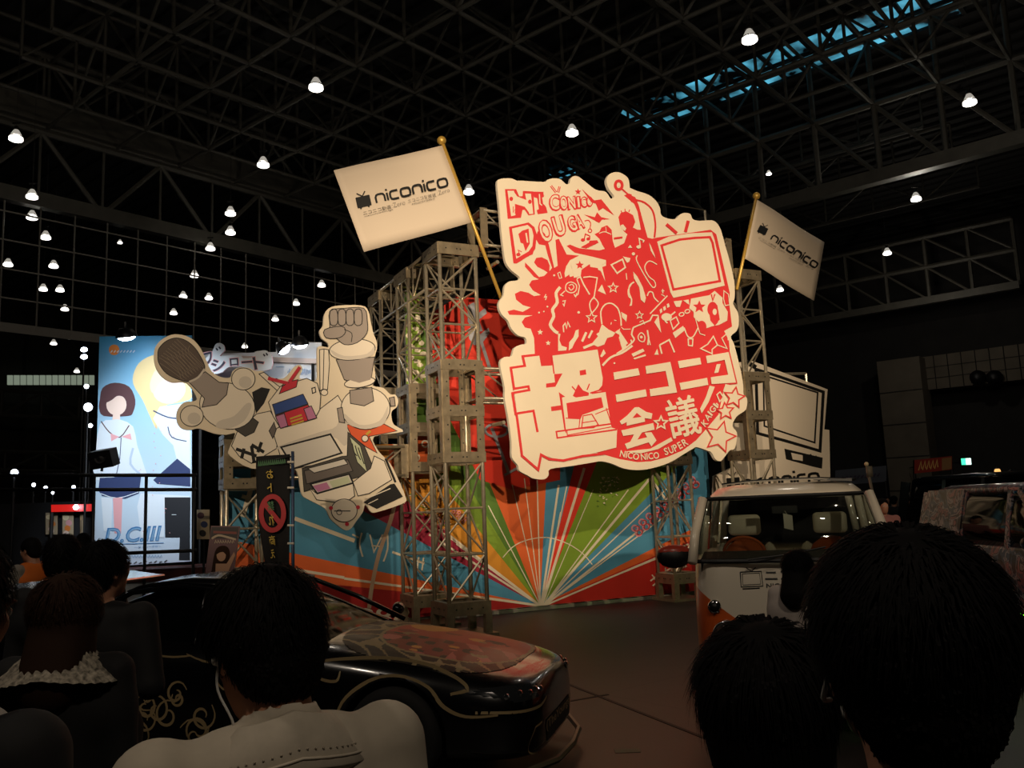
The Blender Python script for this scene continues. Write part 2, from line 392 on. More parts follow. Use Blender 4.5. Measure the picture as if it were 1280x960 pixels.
# distinct wording for the lamps seen through the lattice
LW = {8: 'upper of a pair under the left roof beam', 9: 'lower of a pair under the left roof beam', 10: 'third from top in the far left chain of lamps', 11: 'fourth from top in the far left chain of lamps', 12: 'left of the two side by side in the far left chain',
      13: 'right of the two side by side in the far left chain', 14: 'below the two side by side in the far left chain', 15: 'top of the middle chain behind the lattice', 16: 'second from top of the middle chain behind the lattice', 17: 'third from top of the middle chain behind the lattice',
      18: 'fourth from top of the middle chain behind the lattice', 19: 'fifth of the middle chain, left of its neighbour', 20: 'fifth row of the middle chain, the right one', 21: 'lowest of the middle chain behind the lattice', 22: 'highest of three between flag and fist cutout',
      23: 'middle of three between flag and fist cutout', 24: 'lowest of three left of the fist cutout', 27: 'just above the tall blue poster, right one', 28: 'just above the tall blue poster, left one', 29: 'low above the shop name sign', 30: 'near the lit clerestory strip at far left', 31: 'tiny dim at the far left edge', 33: 'tiny dim between the two left chains'}
lamps = [o for o in COL.objects if o.name.startswith('pendant_lamp')]
for i, o in enumerate(lamps):
    if i in LW: o['label'] = 'small lit pendant lamp, ' + LW[i]
# ---------------------------------------------------------------- stage booth: trusses, printed wall, signs, flags
BA = R(26); E3 = np.array([math.cos(BA), math.sin(BA), 0]); NB = np.array([-math.sin(BA), math.cos(BA), 0]); B0 = np.array([-1.0, 12.4, 0])
def BP(e, n, z=0.0): return B0 + E3 * e + NB * n + np.array([0, 0, z])
NF = -NB                    # normal of the booth front, towards the aisle
def zigzag(q, P, z0, z1, n, w, r=.016):
    """ladder and diagonals on the four faces of a box truss, P(x,y,z)"""
    cs = [(0, 0), (w, 0), (w, w), (0, w)]; h = (z1 - z0) / n
    for f in range(4):
        a, b_ = cs[f], cs[(f + 1) % 4]
        for k in range(n + 1):
            q.tube(P(*a, z0 + k * h), P(*b_, z0 + k * h), r, ALU, 5)
            if k < n:
                u, v = (a, b_) if (k + f) % 2 == 0 else (b_, a)
                q.tube(P(*u, z0 + k * h), P(*v, z0 + (k + 1) * h), r, ALU, 5)
def tower(e, n, label, w=.58, htop=5.72, zb=2.45, zt=3.95, upper=True):
    o = BP(e, n); t = thing('truss_tower', label, 'truss tower', o, 'aluminium box truss towers of the stage booth')
    P = lambda x, y, z: o + E3 * x + NB * y + np.array([0, 0, z])
    for c in ((0, 0), (w, 0), (w, w), (0, w)):
        q = MB(); q.tube(P(*c, .06), P(*c, htop if upper else zt), .03, ALU, 8); q.build('leg', t, True)
    def frame(z0, z1, name, ext=.035):
        q = MB(); a = -ext; b_ = w + ext; h = (z1 - z0) / 2; zm = (z0 + z1) / 2
        for (p, s) in (((w / 2, a), (1, 0)), ((w / 2, b_), (1, 0)), ((a, w / 2), (0, 1)), ((b_, w / 2), (0, 1))):
            c = P(*p, zm); q.obox(c, (E3 if s[0] else NB) * (w / 2 + ext), (NB if s[0] else E3) * .012, (0, 0, h), ALUP)
            for f in (-.7, -.1, .1, .7):
                cc = c + (E3 if s[0] else NB) * (w / 2) * f; nn = (NB if s[0] else E3)
                q.tube(cc - nn * .016, cc + nn * .016, .012, DARK, 6)
        q.build(name, t)
    frame(.3, .48, 'base_frame')
    q = MB(); q.obox(P(w / 2, w / 2, .02), E3 * (w / 2 + .12), NB * (w / 2 + .12), (0, 0, .02), ALUP)
    for c in ((0, 0), (w, 0), (w, w), (0, w)): q.obox(P(*c, .17), E3 * .05, NB * .05, (0, 0, .15), ALUP)
    q.build('base_plate', t)
    q = MB(); zigzag(q, P, .48, zb, 3, w); q.build('lower_bracing', t)
    for (z0, z1) in ((zb, zb + .15), ((zb + zt) / 2 - .08, (zb + zt) / 2 + .08), (zt - .15, zt)): frame(z0, z1, 'corner_frame')
    for (x, y) in ((0, 0), (w, 0), (w, w), (0, w)):
        q = MB(); sx = 1 if x == 0 else -1; sy = 1 if y == 0 else -1
        q.obox(P(x + sx * .03, y - sy * .03, (zb + zt) / 2), E3 * .05, NB * .012, (0, 0, (zt - zb) / 2), ALUP)
        q.obox(P(x - sx * .03, y + sy * .03, (zb + zt) / 2), E3 * .012, NB * .05, (0, 0, (zt - zb) / 2), ALUP)
        for k in range(7):
            z = zb + .12 + k * (zt - zb - .24) / 6; q.tube(P(x + sx * .04, y - sy * .046, z), P(x + sx * .04, y - sy * .012, z), .012, DARK, 6)
        q.build('corner_plate', t)
    if upper:
        q = MB(); zigzag(q, P, zt, htop - .16, 3, w); q.build('upper_bracing', t); frame(htop - .18, htop, 'top_frame')
    return t
tower(0, 0, 'front truss tower left of the red sign, under the big flag')
tower(0, 1.42, 'second truss tower, behind the front one and right of the raised fist', zb=2.4, zt=3.8)
tower(0, 2.95, 'rearmost truss tower of the left side, just behind the raised fist')
tower(5.6, 0, 'truss tower right of the red sign, under the small flag', w=.5, htop=5.8)
tower(4.95, 1.5, 'truss tower low behind the right bottom corner of the red sign', w=.5)
_l = atP(284, 600, BP(0, 1.4), NB); _e = (_l - B0) @ E3
tower(_e, 1.45, 'short truss tower at the left end of the printed wall, under the microphone arm', w=.5, htop=3, zb=2.2, zt=3.0, upper=False)
def beam(a, b_, label, z0, h=.55, d=.5, skirt=False, side=None, step=.6):
    a = np.array(a, float); b_ = np.array(b_, float); side = NB if side is None else side
    t = thing('truss_beam', label, 'truss beam', (*a[:2], z0), 'horizontal truss beams of the stage booth')
    L = np.linalg.norm(b_ - a); u = (b_ - a) / L; n = max(1, int(round(L / step)))
    P = lambda s, y, z: a + u * s + side * y + np.array([0, 0, z0 + z - a[2]])
    q = MB()
    for y in (0, d):
        for z in (0, h): q.tube(P(0, y, z), P(L, y, z), .025, ALU, 8)
    q.build('chords', t, True); q = MB()
    for k in range(n):
        s0, s1 = L * k / n, L * (k + 1) / n
        for y in (0, d):
            q.tube(P(s0, y, 0 if k % 2 else h), P(s1, y, h if k % 2 else 0), .013, ALU, 5)
        for z in (0, h): q.tube(P(s0, 0 if k % 2 else d, z), P(s1, d if k % 2 else 0, z), .013, ALU, 5)
    for k in range(n + 1):
        s = L * k / n; c = [P(s, 0, 0), P(s, d, 0), P(s, d, h), P(s, 0, h)]
        for i in range(4): q.tube(c[i], c[(i + 1) % 4], .012, ALU, 5)
    q.build('bracing', t); q = MB()
    for s in (0, L):
        c = P(s, d / 2, h / 2)
        for k in (-1, 1):
            q.obox(c + side * k * d / 2, u * .06, side * .012, (0, 0, h / 2 + .04), ALUP); q.obox(c + np.array([0, 0, k * h / 2]), u * .06, side * (d / 2 + .02), (0, 0, .012), ALUP)
    q.build('end_frame', t)
    if skirt:
        q = MB(); q.prism([P(0, d + .03, -.1), P(L, d + .03, -.1), P(L, d + .03, h + .05), P(0, d + .03, h + .05)], side * .01, BLACKCLOTH); q.build('black_skirt', t)
    return t
beam(BP(.75, .02, 0), BP(5.5, .02, 0), 'top truss beam spanning behind the red sign', 5.76)
beam(BP(0, .62, 0), BP(0, 2.9, 0), 'side truss beam with black skirt running back from the big flag', 5.15, side=-E3 * -1, d=.45, skirt=True)
beam(BP(.62, .05, 0), BP(5.55, .05, 0), 'middle truss beam hidden behind the red sign', 3.4, h=.45)
beam(BP(_e + .55, 1.5, 0), BP(-.1, 1.5, 0), 'low truss beam carrying the robot cutout on the left', 2.35, h=.45, d=.35)
# pipe frame seen over the top of the red sign
p0, p1 = atP(788, 247, BP(0, 3.2), NB), atP(881, 263, BP(0, 3.2), NB); q = MB()
q.path([(p0[0], p0[1], 0), p0, p1, (p1[0], p1[1], 0)], .03, ALU, 8); q.tube(p0 - (0, 0, .5), p1 - (0, 0, .5), .025, ALU)
q.build('pipe_frame', org=(p0[0], p0[1], 0), label='thin aluminium pipe frame rising behind the top of the red sign', cat='pipe frame')

# ---- printed wall
WN = 2.2
def clip(poly, inside, inter):
    out = []
    for i in range(len(poly)):
        a, b_ = poly[i - 1], poly[i]
        if inside(b_):
            if not inside(a): out.append(inter(a, b_))
            out.append(b_)
        elif inside(a): out.append(inter(a, b_))
    return out
def cliprect(poly, x0, x1, y0, y1):
    for ax, v, sg in ((0, x0, 1), (0, x1, -1), (1, y0, 1), (1, y1, -1)):
        if not poly: return poly
        poly = clip(poly, lambda p: (p[ax] - v) * sg >= -1e-9, lambda a, b_: tuple(np.array(a) + (np.array(b_) - np.array(a)) * ((v - a[ax]) / (b_[ax] - a[ax]))))
    return poly
wp0 = BP(0, WN)
def wuv(px, py): p = atP(px, py, wp0, NB); return ((p - B0) @ E3, p[2])
UL = wuv(276, 640)[0]; UM = wuv(508, 480)[0]; UR = wuv(889, 640)[0]; HT = wuv(600, 373)[1]; HL = wuv(300, 556)[1]
wall = thing('printed_wall', 'stage wall printed with coloured rays fanning up from one point on the floor', 'printed wall', BP(0, WN))
q = MB(); WB = mat('wall_board', 'B8B0A0', .7)
def wpt(u, v, off=0.0): return BP(u, WN - off, v)
for (u0, u1, h) in ((UL, UM, HL), (UM, UR, HT)):
    q.prism([wpt(u0, 0), wpt(u1, 0), wpt(u1, h), wpt(u0, h)], NB * .06, WB)
q.build('wall_panel', wall)
q = MB(); cc = np.array(wuv(675, 757)); cc[1] = max(cc[1], .03)
WC = {k: mat('wall_print_' + k, v, .55, noise=.06, nscale=3) for k, v in dict(red='B8261C', dred='A81E1B', orange='E0662E', blue='4E93B4', crimson='A32340', yellow='D9922C', green='7C9C2E', dgreen='557A2C', dblue='2F6F97', lightblue='7DA8C4', white='E6DAC0', pink='E0909A', grey='A5A7AE', scarlet='E23A26').items()}
lay = [0]
def wfill(ma, uv, h=None):
    lay[0] += 1
    for (u0, u1, y1) in ((UL, UM, HL), (UM, UR, HT)):
        p = cliprect([tuple(x) for x in uv], u0, u1, .02, y1)
        if len(p) >= 3: q.poly([wpt(a, b_, .001 + lay[0] * .0002) for a, b_ in p], ma, p)
def ang(px, py): d = np.array(wuv(px, py)) - cc; return math.atan2(d[1], d[0])
rays_ = [('dred', ang(430, 732)), ('orange', ang(430, 705)), ('blue', ang(462, 643)), ('crimson', ang(512, 628)), ('yellow', ang(572, 630)), ('green', ang(611, 650)), ('dgreen', ang(616, 614)), ('RO', ang(682, 612)),
         ('blue', ang(715, 593)), ('scarlet', ang(741, 590)), ('green', ang(834, 596)), ('blue', ang(881, 653)), ('orange', ang(881, 668)), ('red', 0.0)]
pa = math.pi
for nm, a_ in rays_:
    if nm == 'RO':
        for (r0, r1, c_) in ((0, 2.6, 'E0662E'), (2.6, 3.1, 'D8572A'), (3.1, 3.7, 'CC4423'), (3.7, 12, 'DA3322')):
            ma = mat('wall_ray_' + c_, c_, .55)
            wfill(ma, [cc + r * np.array([math.cos(t), math.sin(t)]) for r, t in ((r0, pa), (r1, pa), (r1, a_), (r0, a_))] if r0 else [cc, cc + r1 * np.array([math.cos(pa), math.sin(pa)]), cc + r1 * np.array([math.cos(a_), math.sin(a_)])])
    else:
        wfill(WC[nm], [cc, cc + 12 * np.array([math.cos(pa), math.sin(pa)]), cc + 12 * np.array([math.cos(a_), math.sin(a_)])])
    pa = a_
# red upper field and the tall green strip at its left
def px_fill(ma, pts): wfill(ma, [wuv(*p) for p in pts])
px_fill(WC['scarlet'], [(520, 360), (700, 360), (700, 600), (640, 612), (600, 600), (540, 480)])
px_fill(WC['dgreen'], [(500, 360), (540, 360), (536, 440), (556, 520), (540, 560), (500, 540)])
px_fill(WC['green'], [(508, 362), (530, 362), (526, 420), (534, 470), (520, 520), (508, 500)])
for i in range(26):
    x, y = 512 + 7 * (i % 3) + random.uniform(-2, 3), 392 + 4.6 * i
    px_fill(WC['white'], [(x + (3 + random.random() * 2) * math.cos(t), y + (2 + random.random() * 2) * math.sin(t)) for t in [k * math.pi / 4 for k in range(8)]])
px_fill(WC['orange'], [(486, 548), (536, 540), (545, 585), (520, 600), (486, 585)])
for (x, y) in ((494, 552), (508, 560), (520, 572), (500, 575), (531, 555)):
    px_fill(WC['white'], [(x + 5 * math.cos(t), y + 5 * math.sin(t)) for t in [k * math.pi / 5 for k in range(10)]])
    px_fill(WC['orange'], [(x + 3 * math.cos(t), y + 3 * math.sin(t)) for t in [k * math.pi / 5 for k in range(10)]])
px_fill(WC['blue'], [(270, 555), (300, 555), (300, 575), (270, 580)])
SW = Sheet(q, wp0, NF, .0002, .012)
for pts, w_ in (([(430, 723), (675, 757)], 3), ([(369, 712), (430, 722)], 3.5), ([(570, 680), (675, 757)], 1.6), ([(560, 668), (675, 757)], 2.4), ([(548, 662), (675, 757)], 1.4), ([(536, 668), (675, 757)], 2.5), ([(610, 632), (675, 757)], 1.2), ([(640, 606), (675, 757)], 1.2), ([(655, 598), (675, 757)], 1.2),
                ([(671, 600), (675, 757)], 1.5), ([(698, 606), (676, 757)], 2.6), ([(708, 608), (677, 757)], 1.6), ([(730, 585), (677, 757)], 3.2), ([(741, 612), (679, 757)], 1.0), ([(785, 612), (679, 757)], 1.4), ([(812, 598), (679, 757)], 3), ([(834, 610), (679, 757)], 1.4),
                ([(835, 642), (680, 757)], 1.4), ([(796, 665), (680, 757)], 2.4), ([(860, 680), (680, 757)], 2.2), ([(846, 688), (700, 748)], 1.0), ([(700, 640), (677, 757)], 1.0)):
    SW.line(WC['white'], pts, w_)
SW.line(WC['white'], [(628, 697), (640, 684), (655, 676), (675, 672), (690, 673), (710, 680), (728, 692), (740, 706)], 1.2, smooth=3)
SW.line(WC['white'], [(812, 598), (832, 625)], 3)
SW.line(mat('wall_print_arc', 'C9A98C', .6), [(500, 600), (488, 650), (474, 690), (465, 730), (461, 760)], 5, smooth=3)
SW.text(WC['pink'], '888888888', (797, 673), (876, 606), 17, bold=-.01)
SW.text(WC['red'], '888888888', (798, 671), (875, 607), 13, bold=-.02)
SW.text(WC['white'], '88888', (402, 783), (512, 781), 22, bold=.01)
SW.text(WC['white'], 'キター', (818, 738), (862, 716), 20)
SW.line(WC['white'], [(452, 666), (449, 680), (453, 696)], 2, smooth=3); SW.line(WC['white'], [(462, 668), (467, 690), (478, 668)], 2); SW.line(WC['white'], [(464, 682), (474, 683)], 1.6)
SW.line(WC['white'], [(484, 668), (484, 686), (479, 702)], 2, smooth=3); SW.line(WC['white'], [(440, 668), (448, 672)], 2); SW.line(WC['white'], [(490, 690), (530, 704)], 3); SW.line(WC['white'], [(523, 696), (521, 712)], 2); SW.line(WC['white'], [(529, 697), (527, 713)], 2)
SW.line(WC['white'], [(368, 648), (443, 676)], 5)
SW.line(WC['white'], [(315, 606), (303, 646)], 6); SW.line(WC['white'], [(302, 620), (330, 630)], 5); SW.line(WC['white'], [(326, 600), (334, 640)], 5)
# grey lettering on the red field
for pts in ([(584, 382), (592, 378), (597, 392), (606, 385), (608, 392), (598, 400), (603, 414), (592, 416), (584, 402)], [(584, 412), (590, 408), (597, 420), (610, 410), (612, 416), (603, 428), (592, 432), (586, 424)]):
    SW.fill(WC['grey'], pts)
SW.line(WC['grey'], [(600, 424), (612, 462)], 4)
SW.line(WC['grey'], [(614, 535), (635, 590)], 4); SW.line(WC['grey'], [(630, 594), (650, 583)], 3); SW.ring(WC['grey'], (620, 538), 14, 8, 3)
# money-like print and comment blocks inside the crimson and green rays
for i in range(60):
    x = 500 + random.uniform(0, 60); y = 616 + (x - 500) * .55 + random.uniform(-6, 14)
    SW.line(WC['white'] if i % 3 else WC['green'], [(x, y), (x + random.uniform(2, 5), y + random.uniform(-2, 3))], 1.2)
for i in range(70):
    x = 745 + random.uniform(0, 26); y = 596 + random.uniform(0, 40) * (1 - (x - 745) / 60)
    SW.line(WC['dgreen'] if i % 2 else WC['white'], [(x, y), (x + random.uniform(1, 3), y + random.uniform(-2, 2))], 1.1)
SW.text(WC['pink'], '8888', (562, 640), (578, 655), 9)
for (x, y, r_) in ((540, 646, 4), (547, 652, 4), (553, 658, 4)): SW.ring(WC['pink'], (x, y), r_, r_, 1.2)
q.build('printed_rays', wall)
q = MB(); 
for k in range(18):
    u = UM + (UR - UM) * k / 17; q.obox(wpt(u, .035, .05), E3 * .32, NB * .06, (0, 0, .03), mat('foil_edge', 'B9B2A8', .35, .6, bump=.4, nscale=20))
q.build('foil_skirting', wall)
# ---------------------------------------------------------------- cutout signs and flags
CREAM = mat('sign_cream', 'EBDCC0', .55, noise=.03, nscale=2); RED = mat('sign_red', 'DF383A', .5, noise=.03, nscale=2); FOAM = mat('board_edge', 'F0E6D2', .7)
INK = mat('print_black', '121212', .5)
def board(t, sh, pts, thick=.05, smooth=3, front=None, name='board'):
    q = MB(); P = spline(pts, smooth) if smooth else pts
    q.prism([sh.P(p) for p in P], -sh.n * thick, front or CREAM, FOAM); return q.build(name, t)
def nico(sh, ma, a, b, h, w, gap=.32):
    a = np.array(a, float); b = np.array(b, float); d = b - a; up = np.array([d[1], -d[0]]); up = up / np.linalg.norm(up) * h
    n = [(0, 0), (0, .7), (.12, .93), (.3, 1), (.7, 1), (.88, .93), (1, .7), (1, 0)]; c = [(1, 1), (.3, 1), (.1, .93), (0, .7), (0, .3), (.1, .07), (.3, 0), (1, 0)]
    o = [(.3, 0), (.7, 0), (.92, .07), (1, .3), (1, .7), (.92, .93), (.7, 1), (.3, 1), (.08, .93), (0, .7), (0, .3), (.08, .07)]
    wd = dict(n=1, i=0, c=.9, o=1.05); tot = sum(wd[x] for x in 'niconico') + gap * 7; x = 0
    for ch in 'niconico':
        M_ = lambda p: tuple(a + d * ((x + p[0] * wd[ch]) / tot) + up * p[1])
        if ch == 'n': sh.line(ma, [M_(p) for p in n], w)
        elif ch == 'c': sh.line(ma, [M_(p) for p in c], w)
        elif ch == 'o': sh.line(ma, [M_(p) for p in o], w, True)
        else: sh.line(ma, [M_((0, 0)), M_((0, .95))], w); sh.line(ma, [M_((0, 1.2)), M_((0, 1.42))], w)
        x += wd[ch] + gap
def tvicon(sh, ma, c, w, h, ang=0):
    ca, sa = math.cos(R(ang)), math.sin(R(ang)); T = lambda x, y: (c[0] + x * ca - y * sa, c[1] + x * sa + y * ca)
    sh.fill(ma, [T(-w, -h * .9), T(-w * .9, -h), T(w * .9, -h), T(w, -h * .9), T(w, h * .9), T(w * .9, h), T(-w * .9, h), T(-w, h * .9)])
    sh.line(ma, [T(0, -h), T(-w * .7, -h * 1.7)], w * .16); sh.line(ma, [T(0, -h), T(w * .5, -h * 1.8)], w * .16)
    sh.fill(ma, [T(-w * .7, h), T(-w * .4, h), T(-w * .5, h * 1.25), T(-w * .65, h * 1.25)]); sh.fill(ma, [T(w * .7, h), T(w * .4, h), T(w * .5, h * 1.25), T(w * .65, h * 1.25)])
# ---- main red and cream sign
sp0 = BP(0, -.38)
sign = thing('event_sign', 'big red and cream cutout sign with crowd silhouettes and Japanese lettering', 'sign', BP(2.9, -.38, 2.2))
A_ = (600, 200, 3.5556)
sh = Sheet(None, sp0, NF); sh.z(*A_)
r6 = [(620 + x / 7.382, 210 + y / 7.382) for x, y in [(10, 140), (30, 105), (85, 95), (150, 98), (195, 118), (230, 117), (440, 128), (475, 108), (530, 95), (590, 102), (625, 130), (650, 150), (678, 140), (690, 95), (720, 75), (765, 82), (840, 140), (920, 200), (1000, 215), (1030, 240), (1060, 282), (1090, 265), (1082, 245), (1040, 190), (1020, 130), (1025, 90), (1050, 55), (1100, 38), (1150, 45), (1200, 75), (1225, 110), (1235, 180)]]
r6 = [((x - 600) * 3.5556, (y - 200) * 3.5556) for x, y in r6]
out = r6 + [(670, 125), (700, 138), (750, 155), (785, 185), (800, 215), (806, 245), (835, 260), (868, 262), (888, 243), (910, 235), (935, 240), (945, 262), (975, 270), (1030, 268), (1055, 283), (1072, 315), (1090, 380), (1110, 450), (1130, 540), (1132, 610), (1125, 640), (1147, 680), (1150, 730), (1140, 760), (1115, 785), (1130, 820), (1150, 900), (1160, 940), (1170, 1001), (1172, 1041), (1187, 1061), (1185, 1101), (1172, 1118), (1140, 1141), (1122, 1181), (1142, 1211), (1140, 1251), (1130, 1284), (1110, 1291), (1090, 1316), (1070, 1338), (1048, 1331), (1030, 1301), (1010, 1291), (965, 1276), (948, 1282), (900, 1311), (840, 1346), (760, 1371), (700, 1378), (640, 1371), (590, 1351), (540, 1339), (490, 1346), (400, 1361), (312, 1374), (305, 1401), (285, 1419), (240, 1416), (210, 1401), (175, 1381), (168, 1356), (142, 1321), (140, 1251), (125, 1141), (110, 1061), (110, 1011), (95, 941), (90, 896), (108, 876), (140, 871), (152, 836), (180, 821), (205, 816), (202, 790), (170, 780), (140, 750), (125, 715), (100, 690), (85, 660), (85, 630), (105, 600), (110, 560), (130, 540), (165, 535), (176, 520), (140, 490), (115, 455), (105, 400), (95, 320), (85, 200)]
board(sign, sh, out, .06, 3)
q = MB(); sh.mb = q
# red masses
sh.fill(RED, [(245, 890), (240, 790), (225, 750), (200, 745), (185, 720), (200, 700), (235, 690), (200, 690), (130, 688), (122, 672), (150, 665), (190, 675), (225, 655), (190, 645), (160, 620), (155, 595), (180, 582), (215, 590), (240, 605), (270, 600), (235, 580), (218, 555), (230, 535), (262, 530), (240, 520), (200, 475), (200, 455), (225, 480), (262, 520), (285, 515), (300, 500), (285, 490), (255, 475), (240, 455), (250, 435), (275, 432), (300, 445), (310, 470), (308, 495), (320, 480), (300, 420), (290, 380), (262, 375), (246, 348), (256, 318), (275, 315), (290, 330), (292, 360), (305, 372), (330, 480), (345, 470), (335, 355), (350, 350), (365, 380), (385, 420), (440, 425), (400, 445), (385, 470), (400, 520), (560, 470), (560, 445), (500, 430), (420, 412), (385, 382), (400, 376), (440, 392), (530, 402), (555, 395), (545, 380), (530, 350), (508, 330), (530, 320), (540, 300), (565, 290), (585, 310), (590, 360), (600, 390), (640, 370), (655, 330), (640, 318), (622, 290), (615, 255), (625, 235), (650, 228), (680, 245), (690, 275), (680, 300), (700, 310), (715, 310), (700, 230), (685, 195), (640, 158), (655, 150), (690, 165), (705, 200), (735, 310), (745, 345), (765, 350), (785, 345), (1025, 310), (1050, 330), (1110, 590), (1108, 640), (1120, 740), (1085, 760), (1100, 790), (1106, 880), (700, 930)])
sh.z(600, 400, 3.5556)
sh.fill(RED, [(245, 150), (530, 100), (1106, 90), (1110, 140), (1140, 285), (1095, 290), (1085, 300), (1060, 420), (1010, 480), (960, 535), (900, 580), (830, 610), (760, 628), (700, 632), (620, 618), (545, 597), (400, 560), (290, 320)])
# pixel lettering at the top
sh.z(620, 210, 7.382)
sh.fill(RED, [(82, 195), (185, 195), (215, 262), (245, 260), (248, 212), (345, 216), (358, 430), (300, 438), (265, 388), (245, 386), (230, 460), (108, 470)])
sh.fill(CREAM, [(106, 210), (166, 210), (180, 436), (140, 446)]); sh.fill(CREAM, [(160, 212), (195, 262), (280, 296), (312, 420), (265, 358), (172, 330)]); sh.fill(CREAM, [(268, 236), (322, 238), (344, 422), (306, 426)])
for c in ((140, 285), (312, 312), (200, 428)): sh.ell(RED, c, 17, 20)
sh.line(RED, [(160, 355), (158, 410), (180, 375), (176, 420)], 8)
sh.fill(RED, [(340, 218), (440, 220), (450, 260), (425, 275), (435, 330), (455, 350), (480, 400), (475, 415), (385, 428), (375, 390), (395, 380), (380, 280), (350, 270)])
sh.line(CREAM, [(400, 240), (405, 330), (425, 345)], 10); sh.line(CREAM, [(440, 225), (450, 300), (478, 410)], 7)
def letters(items, ox, oy, e):
    for ch, a, b_, h in items:
        sh.text(RED, ch, (a[0] - e + ox, a[1] + e + oy), (b_[0] + e + ox, b_[1] + e + oy), h + 2 * e, bold=.05)
        sh.text(RED, ch, (a[0] - e, a[1] + e), (b_[0] + e, b_[1] + e), h + 2 * e, bold=.06)
    for ch, a, b_, h in items: sh.text(CREAM, ch, a, b_, h, bold=.012)
letters([('C', (505, 388), (585, 382), 135), ('O', (602, 384), (660, 378), 118), ('N', (675, 378), (735, 370), 106), ('I', (757, 365), (775, 363), 95), ('C', (795, 358), (835, 352), 82), ('O', (848, 350), (888, 345), 76)], -5, 6, 10)
sh.fill(RED, [(118, 545), (300, 503), (352, 545), (375, 610), (362, 745), (330, 795), (190, 882), (160, 880)]); sh.fill(CREAM, [(146, 560), (290, 526), (330, 562), (345, 625), (334, 722), (300, 770), (186, 838)])
letters([('O', (435, 690), (535, 660), 195), ('U', (565, 632), (650, 605), 175), ('G', (695, 588), (755, 566), 132), ('A', (768, 560), (814, 541), 120)], -6, 7, 11)
sh.fill(RED, [(205, 610), (240, 580), (300, 560), (310, 700), (270, 770), (250, 700), (225, 690)]); sh.line(CREAM, [(275, 600), (290, 690)], 14)
sh.line(RED, [(190, 850), (330, 790), (350, 720)], 18); sh.ell(RED, (205, 800), 20, 16); sh.line(RED, [(215, 800), (205, 760), (235, 775)], 8)
for p in ([(552, 225), (505, 165)], [(572, 225), (585, 172)]): sh.line(RED, p, 22); sh.line(CREAM, p, 6)
sh.star(RED, (755, 220), 30)
sh.fill(RED, [(790, 195), (905, 300), (970, 290), (1090, 440), (985, 372), (945, 395), (920, 330), (880, 320)])
sh.fill(RED, [(810, 430), (910, 455), (930, 410), (970, 455), (1050, 473), (975, 478), (952, 508), (925, 495)])
sh.line(RED, [(815, 490), (850, 485), (870, 510), (865, 560)], 9, smooth=4); sh.ring(RED, (865, 580), 16, 16, 9)
sh.fill(RED, [(780, 732), (855, 690), (862, 672), (930, 667), (945, 690), (830, 745)])
sh.ell(RED, (800, 665), 20, 15); sh.ell(RED, (850, 655), 18, 14); sh.line(RED, [(812, 660), (822, 610), (862, 628), (862, 655)], 10)
sh.fill(RED, [(1085, 642), (1165, 632), (1165, 650), (1085, 662)])
sh.ring(RED, (1130, 160), 32, 40, 26); sh.star(CREAM, (1128, 162), 17)
sh.fill(RED, [(1140, 190), (1160, 185), (1215, 235), (1250, 245), (1250, 320), (1200, 240)])
for p in ([(1187, 378), (1190, 402)], [(1232, 385), (1222, 405)], [(1150, 395), (1160, 412)]): sh.line(RED, p, 8)
sh.fill(CREAM, [(1146, 530), (1170, 522), (1200, 558), (1188, 582), (1160, 565)])
sh.line(CREAM, [(950, 605), (1000, 590), (1060, 615)], 8, smooth=3); sh.line(CREAM, [(1010, 545), (1015, 590)], 5)
sh.z(*A_)
sh.line(RED, [(690, 178), (730, 190), (765, 225), (778, 285), (774, 345)], 8, smooth=4)
# cream cutouts in the left of the crowd
sh.z(620, 320, 6.859)
def strokes(ma, items):
    for w_, sm, cl, pts in items: sh.line(ma, pts, w_, cl, sm)
for p in ([(635, 60), (690, 15), (760, 5), (830, 30), (900, 40), (940, 55), (905, 80), (935, 220), (895, 130), (830, 100), (745, 105), (730, 170), (665, 190), (650, 100)], [(600, 85), (625, 80), (640, 150), (590, 185), (585, 150)], [(530, 665), (550, 670), (540, 720), (560, 770), (605, 785), (600, 810), (530, 815)],
          [(905, 245), (940, 330), (870, 300)], [(905, 585), (960, 630), (1020, 660), (1000, 690), (950, 705), (925, 760), (870, 780), (830, 760), (870, 690), (885, 640)], [(1060, 680), (1120, 780), (1080, 810), (1050, 700)], [(1015, 655), (1062, 622), (1050, 675)], [(1068, 480), (1120, 520), (1110, 560), (1080, 530)], [(890, 860), (920, 800), (938, 835), (905, 870)],
          [(680, 640), (705, 630), (705, 690), (670, 745), (650, 790), (620, 812), (625, 740), (660, 700)], [(1150, 20), (1085, 5), (1120, 60), (1140, 50)]):
    sh.fill(CREAM, p)
sh.star(RED, (715, 80), 38); sh.fill(RED, [(722, 180), (730, 120), (800, 70), (805, 95), (870, 105), (890, 180), (860, 200), (740, 190)])
